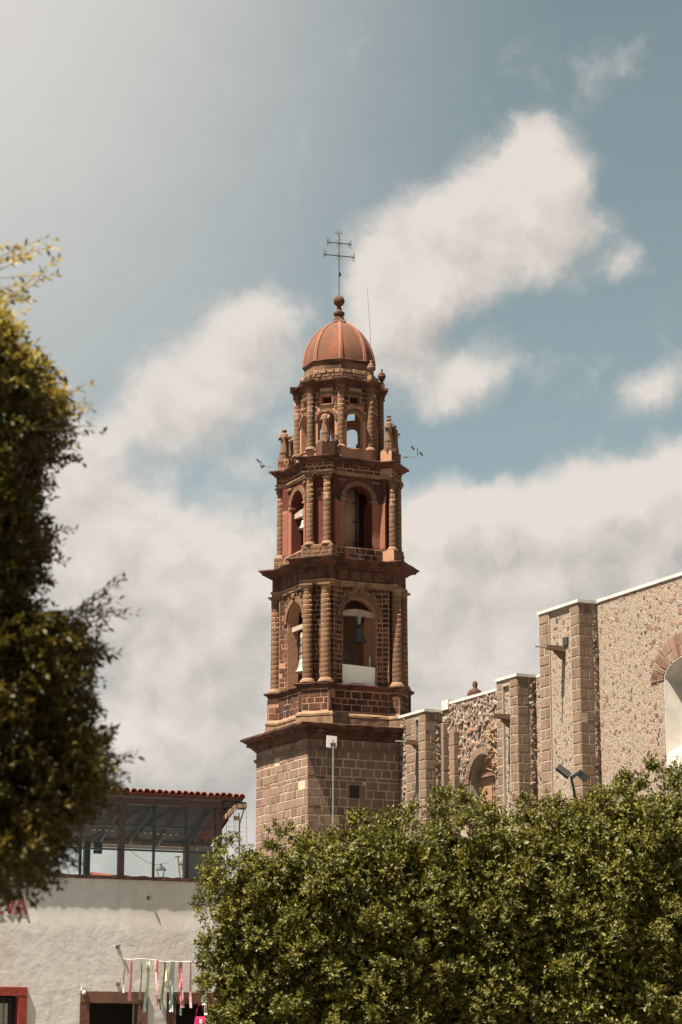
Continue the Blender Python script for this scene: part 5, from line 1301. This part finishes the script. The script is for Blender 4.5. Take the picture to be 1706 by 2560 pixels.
def near_tree():
    rng = np.random.default_rng(31); g = empty('ficus_tree', (-4.3, 21, 0)); tag(g, 'dark out of focus ficus tree close by at the left edge', 'tree')
    prof = [(2.9, -.3), (3.05, .0), (3.18, .42), (3.3, .56), (3.58, .72), (3.85, .92), (4.0, 1.08), (4.28, 1.05), (4.45, .84), (4.59, .92), (4.75, .90), (4.94, .80), (5.05, .88), (5.3, .92), (5.42, .62), (5.5, .40), (5.61, .24), (5.75, .30), (6.03, .42), (6.25, .46), (6.6, .30), (6.76, .36), (6.97, .40), (7.13, .50), (7.29, .66), (7.49, .56), (7.62, .48), (7.71, .38), (7.9, .20), (8.09, .02), (8.42, -.04), (8.7, -.02), (8.87, -.1)]
    zs_, us = np.array([q[0] for q in prof]), np.array([q[1] for q in prof])
    edge = lambda z: -2.98 + np.interp(z, zs_, us)               # right hand outline
    n = 5200; z = rng.uniform(2.95, 8.55, n); x = edge(z) - rng.random(n) ** 1.3 * 1.5 - .24; y = 21 + rng.uniform(-1, 1, n) * np.sqrt(np.clip(1.3 ** 2 - ((x + 4.3) / 2.2) ** 2, .05, 2)) 
    hol = np.sin(x * 9 + z * 4 + 1) * np.sin(z * 7 - y * 5) + .5 * np.sin(z * 15 + x * 11 + y * 7)
    k = (x > -3.6) & (hol < np.interp(edge(z) - x, [.2, .75], [.10, 2])); x, y, z = x[k], y[k], z[k]
    m = 1900; x, y, z = x[:m], y[:m], z[:m]; m = len(x)
    C = np.stack([x, y, z], 1); O = unit(np.stack([x + 4.0, (y - 21) * .8, (z - 5.5) * .25 + .2], 1))
    nt_ = 5; B = np.repeat(C, nt_, 0) + rng.normal(size=(m * nt_, 3)) * .05; T_ = unit(np.repeat(O, nt_, 0) * .7 + rng.normal(size=(m * nt_, 3)) * .6 + np.array([.1, 0, .15])); L_ = rng.uniform(.10, .26, m * nt_)
    parts = [twig_leaves(B, T_, L_, 9, .072, .036, rng)]
    tips = [(-2.58, 8.85, .6, .4), (-2.72, 8.72, .35, .3), (-2.78, 8.5, .2, .25), (-2.50, 7.62, .5, .3), (-2.30, 7.52, .35, .35), (-2.26, 7.28, .05, .4), (-2.34, 7.12, -.2, .35), (-2.50, 6.9, -.25, .25), (-2.56, 6.68, -.2, .2), (-2.62, 6.5, -.3, .2), (-2.44, 6.2, .1, .3), (-2.5, 6.1, -.35, .25), (-2.6, 5.78, -.4, .2), (-2.48, 5.50, .1, .3), (-1.92, 5.74, .75, .5), (-1.88, 5.50, .3, .45), (-2.02, 5.38, .5, .4), (-2.0, 5.18, -.1, .35), (-2.08, 4.95, .1, .3), (-2.08, 4.72, -.3, .3), (-2.1, 4.5, -.25, .3), (-1.96, 4.36, .5, .35), (-1.86, 4.22, .35, .4), (-1.80, 4.04, .1, .45), (-2.02, 3.85, -.1, .35), (-2.25, 3.55, -.3, .3), (-2.42, 3.2, -.4, .3), (-2.45, 3.24, -.15, .3)]
    tb, tt, tl = [], [], []
    for tx, tz, up, ln in tips:
        for q in range(4):
            d = unit(np.array([1, rng.uniform(-.4, .4), up + rng.uniform(-.3, .3)])); tb.append(np.array([tx - .12, 21 + rng.uniform(-.4, .4), tz]) - d * ln * .8 + rng.normal(size=3) * .05); tt.append(d); tl.append(ln * rng.uniform(.7, 1.25))
    tb, tt, tl = np.array(tb), np.array(tt), np.array(tl)
    parts.append(twig_leaves(tb, tt, tl, 12, .075, .034, rng))
    # unseen crown mass beyond the frame, added and shaped to shade the visible foliage
    m2 = 14000; P = unit(rng.normal(size=(m2, 3))) * (rng.random((m2, 1)) ** .4) * np.array([1.55, 1.75, 2.5]) + np.array([-4.75, 20.5, 5.6]); k = (P[:, 2] > 3.35) & (P[:, 0] < np.minimum(edge(P[:, 2]) - .55, -2.75)); P = P[k]; m2 = len(P)
    D = unit(rng.normal(size=(m2, 3))); parts.append((P, D, unit(np.cross(D, rng.normal(size=(m2, 3)))), rng.uniform(.16, .28, m2), rng.uniform(.09, .14, m2)))
    P, D, N_, l, w_ = (np.concatenate(q) for q in zip(*parts)); P = P - np.array([-4.3, 21, 0])
    wz = P + np.array([-4.3, 21, 0]); pale = (wz[:, 2] > 7.2) & (wz[:, 0] > edge(wz[:, 2]) - .75) & (l < .1) & (rng.random(len(P)) < np.interp(wz[:, 2], [7.2, 8.0], [.35, .9]))  # top and sprig leaves picked for the painted-in sunlight
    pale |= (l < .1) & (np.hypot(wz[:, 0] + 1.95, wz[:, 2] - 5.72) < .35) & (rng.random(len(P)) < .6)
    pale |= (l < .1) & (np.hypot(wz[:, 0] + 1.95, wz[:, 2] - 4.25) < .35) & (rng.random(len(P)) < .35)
    leaf_mesh('crown', P[~pale], D[~pale], N_[~pale], l[~pale], w_[~pale], M['leafdark'], g, True)
    leaf_mesh('sun_tinted_leaves', P[pale], D[pale], N_[pale], l[pale], w_[pale], M['leafsuntint'], g, True)
    random.seed(3); mb = MB(); limb_mesh(mb, (-.2, -.2, 0), (-.1, -.1, 4.2), .20, .13, 7, .05); mb.build('trunk', M['bark'], g)
    for a, b, r in (((-.1, -.1, 3.0), (1.9, .1, 5.4), .06), ((-.1, -.1, 3.6), (1.6, -.2, 7.0), .06), ((-.1, 0, 3.4), (1.0, .2, 8.3), .07), ((-.1, 0, 2.8), (2.1, 0, 4.1), .05), ((-.1, 0, 2.7), (1.4, -.1, 3.2), .035), ((-.1, 0, 3.8), (-1.0, -.3, 8.4), .09)):
        mb = MB(); limb_mesh(mb, a, b, r, .012, 6, .08); mb.build('limb', M['bark'], g)
    mb = MB()
    for q in range(len(tb)):
        mb.tube([tuple(tb[q] - tt[q] * .25 - np.array([-4.3, 21, 0])), tuple(tb[q] + tt[q] * tl[q] * .9 - np.array([-4.3, 21, 0]))], [.009, .003], 4)
    tag(mb.build('twigs', M['bark'], g), kind='stuff')
near_tree()

# floodlight on a pole rising out of the hedge
fl = empty('floodlight', (5.36, 55.6, 0)); tag(fl, 'black square floodlight on a pole rising behind the clipped trees', 'floodlight')
MB().tube([(0, 0, 0), (.02, 0, 7.6), (-.06, 0, 8.08)], .034, 8).build('pole', M['iron'], fl)
MB().bar((-.06, 0, 8.06), (.16, .05, 8.2), .08, .08).build('yoke', M['iron'], fl)
MB().bar((.10, .05, 8.2), (.30, .1, 8.02), .10, .14).build('ballast', M['iron'], fl)
hd = MB().box((-.18, -.13, -.03), (.18, .13, .03)).build('lamp_head', M['iron'], fl, (-.24, -.04, 8.20)); hd.rotation_euler = (R(38), R(38), R(0))
o = MB().box((-.14, -.09, -.004), (.14, .09, .004)).build('lens', M['lace'], hd, (0, 0, -.034))
#@@NEXT
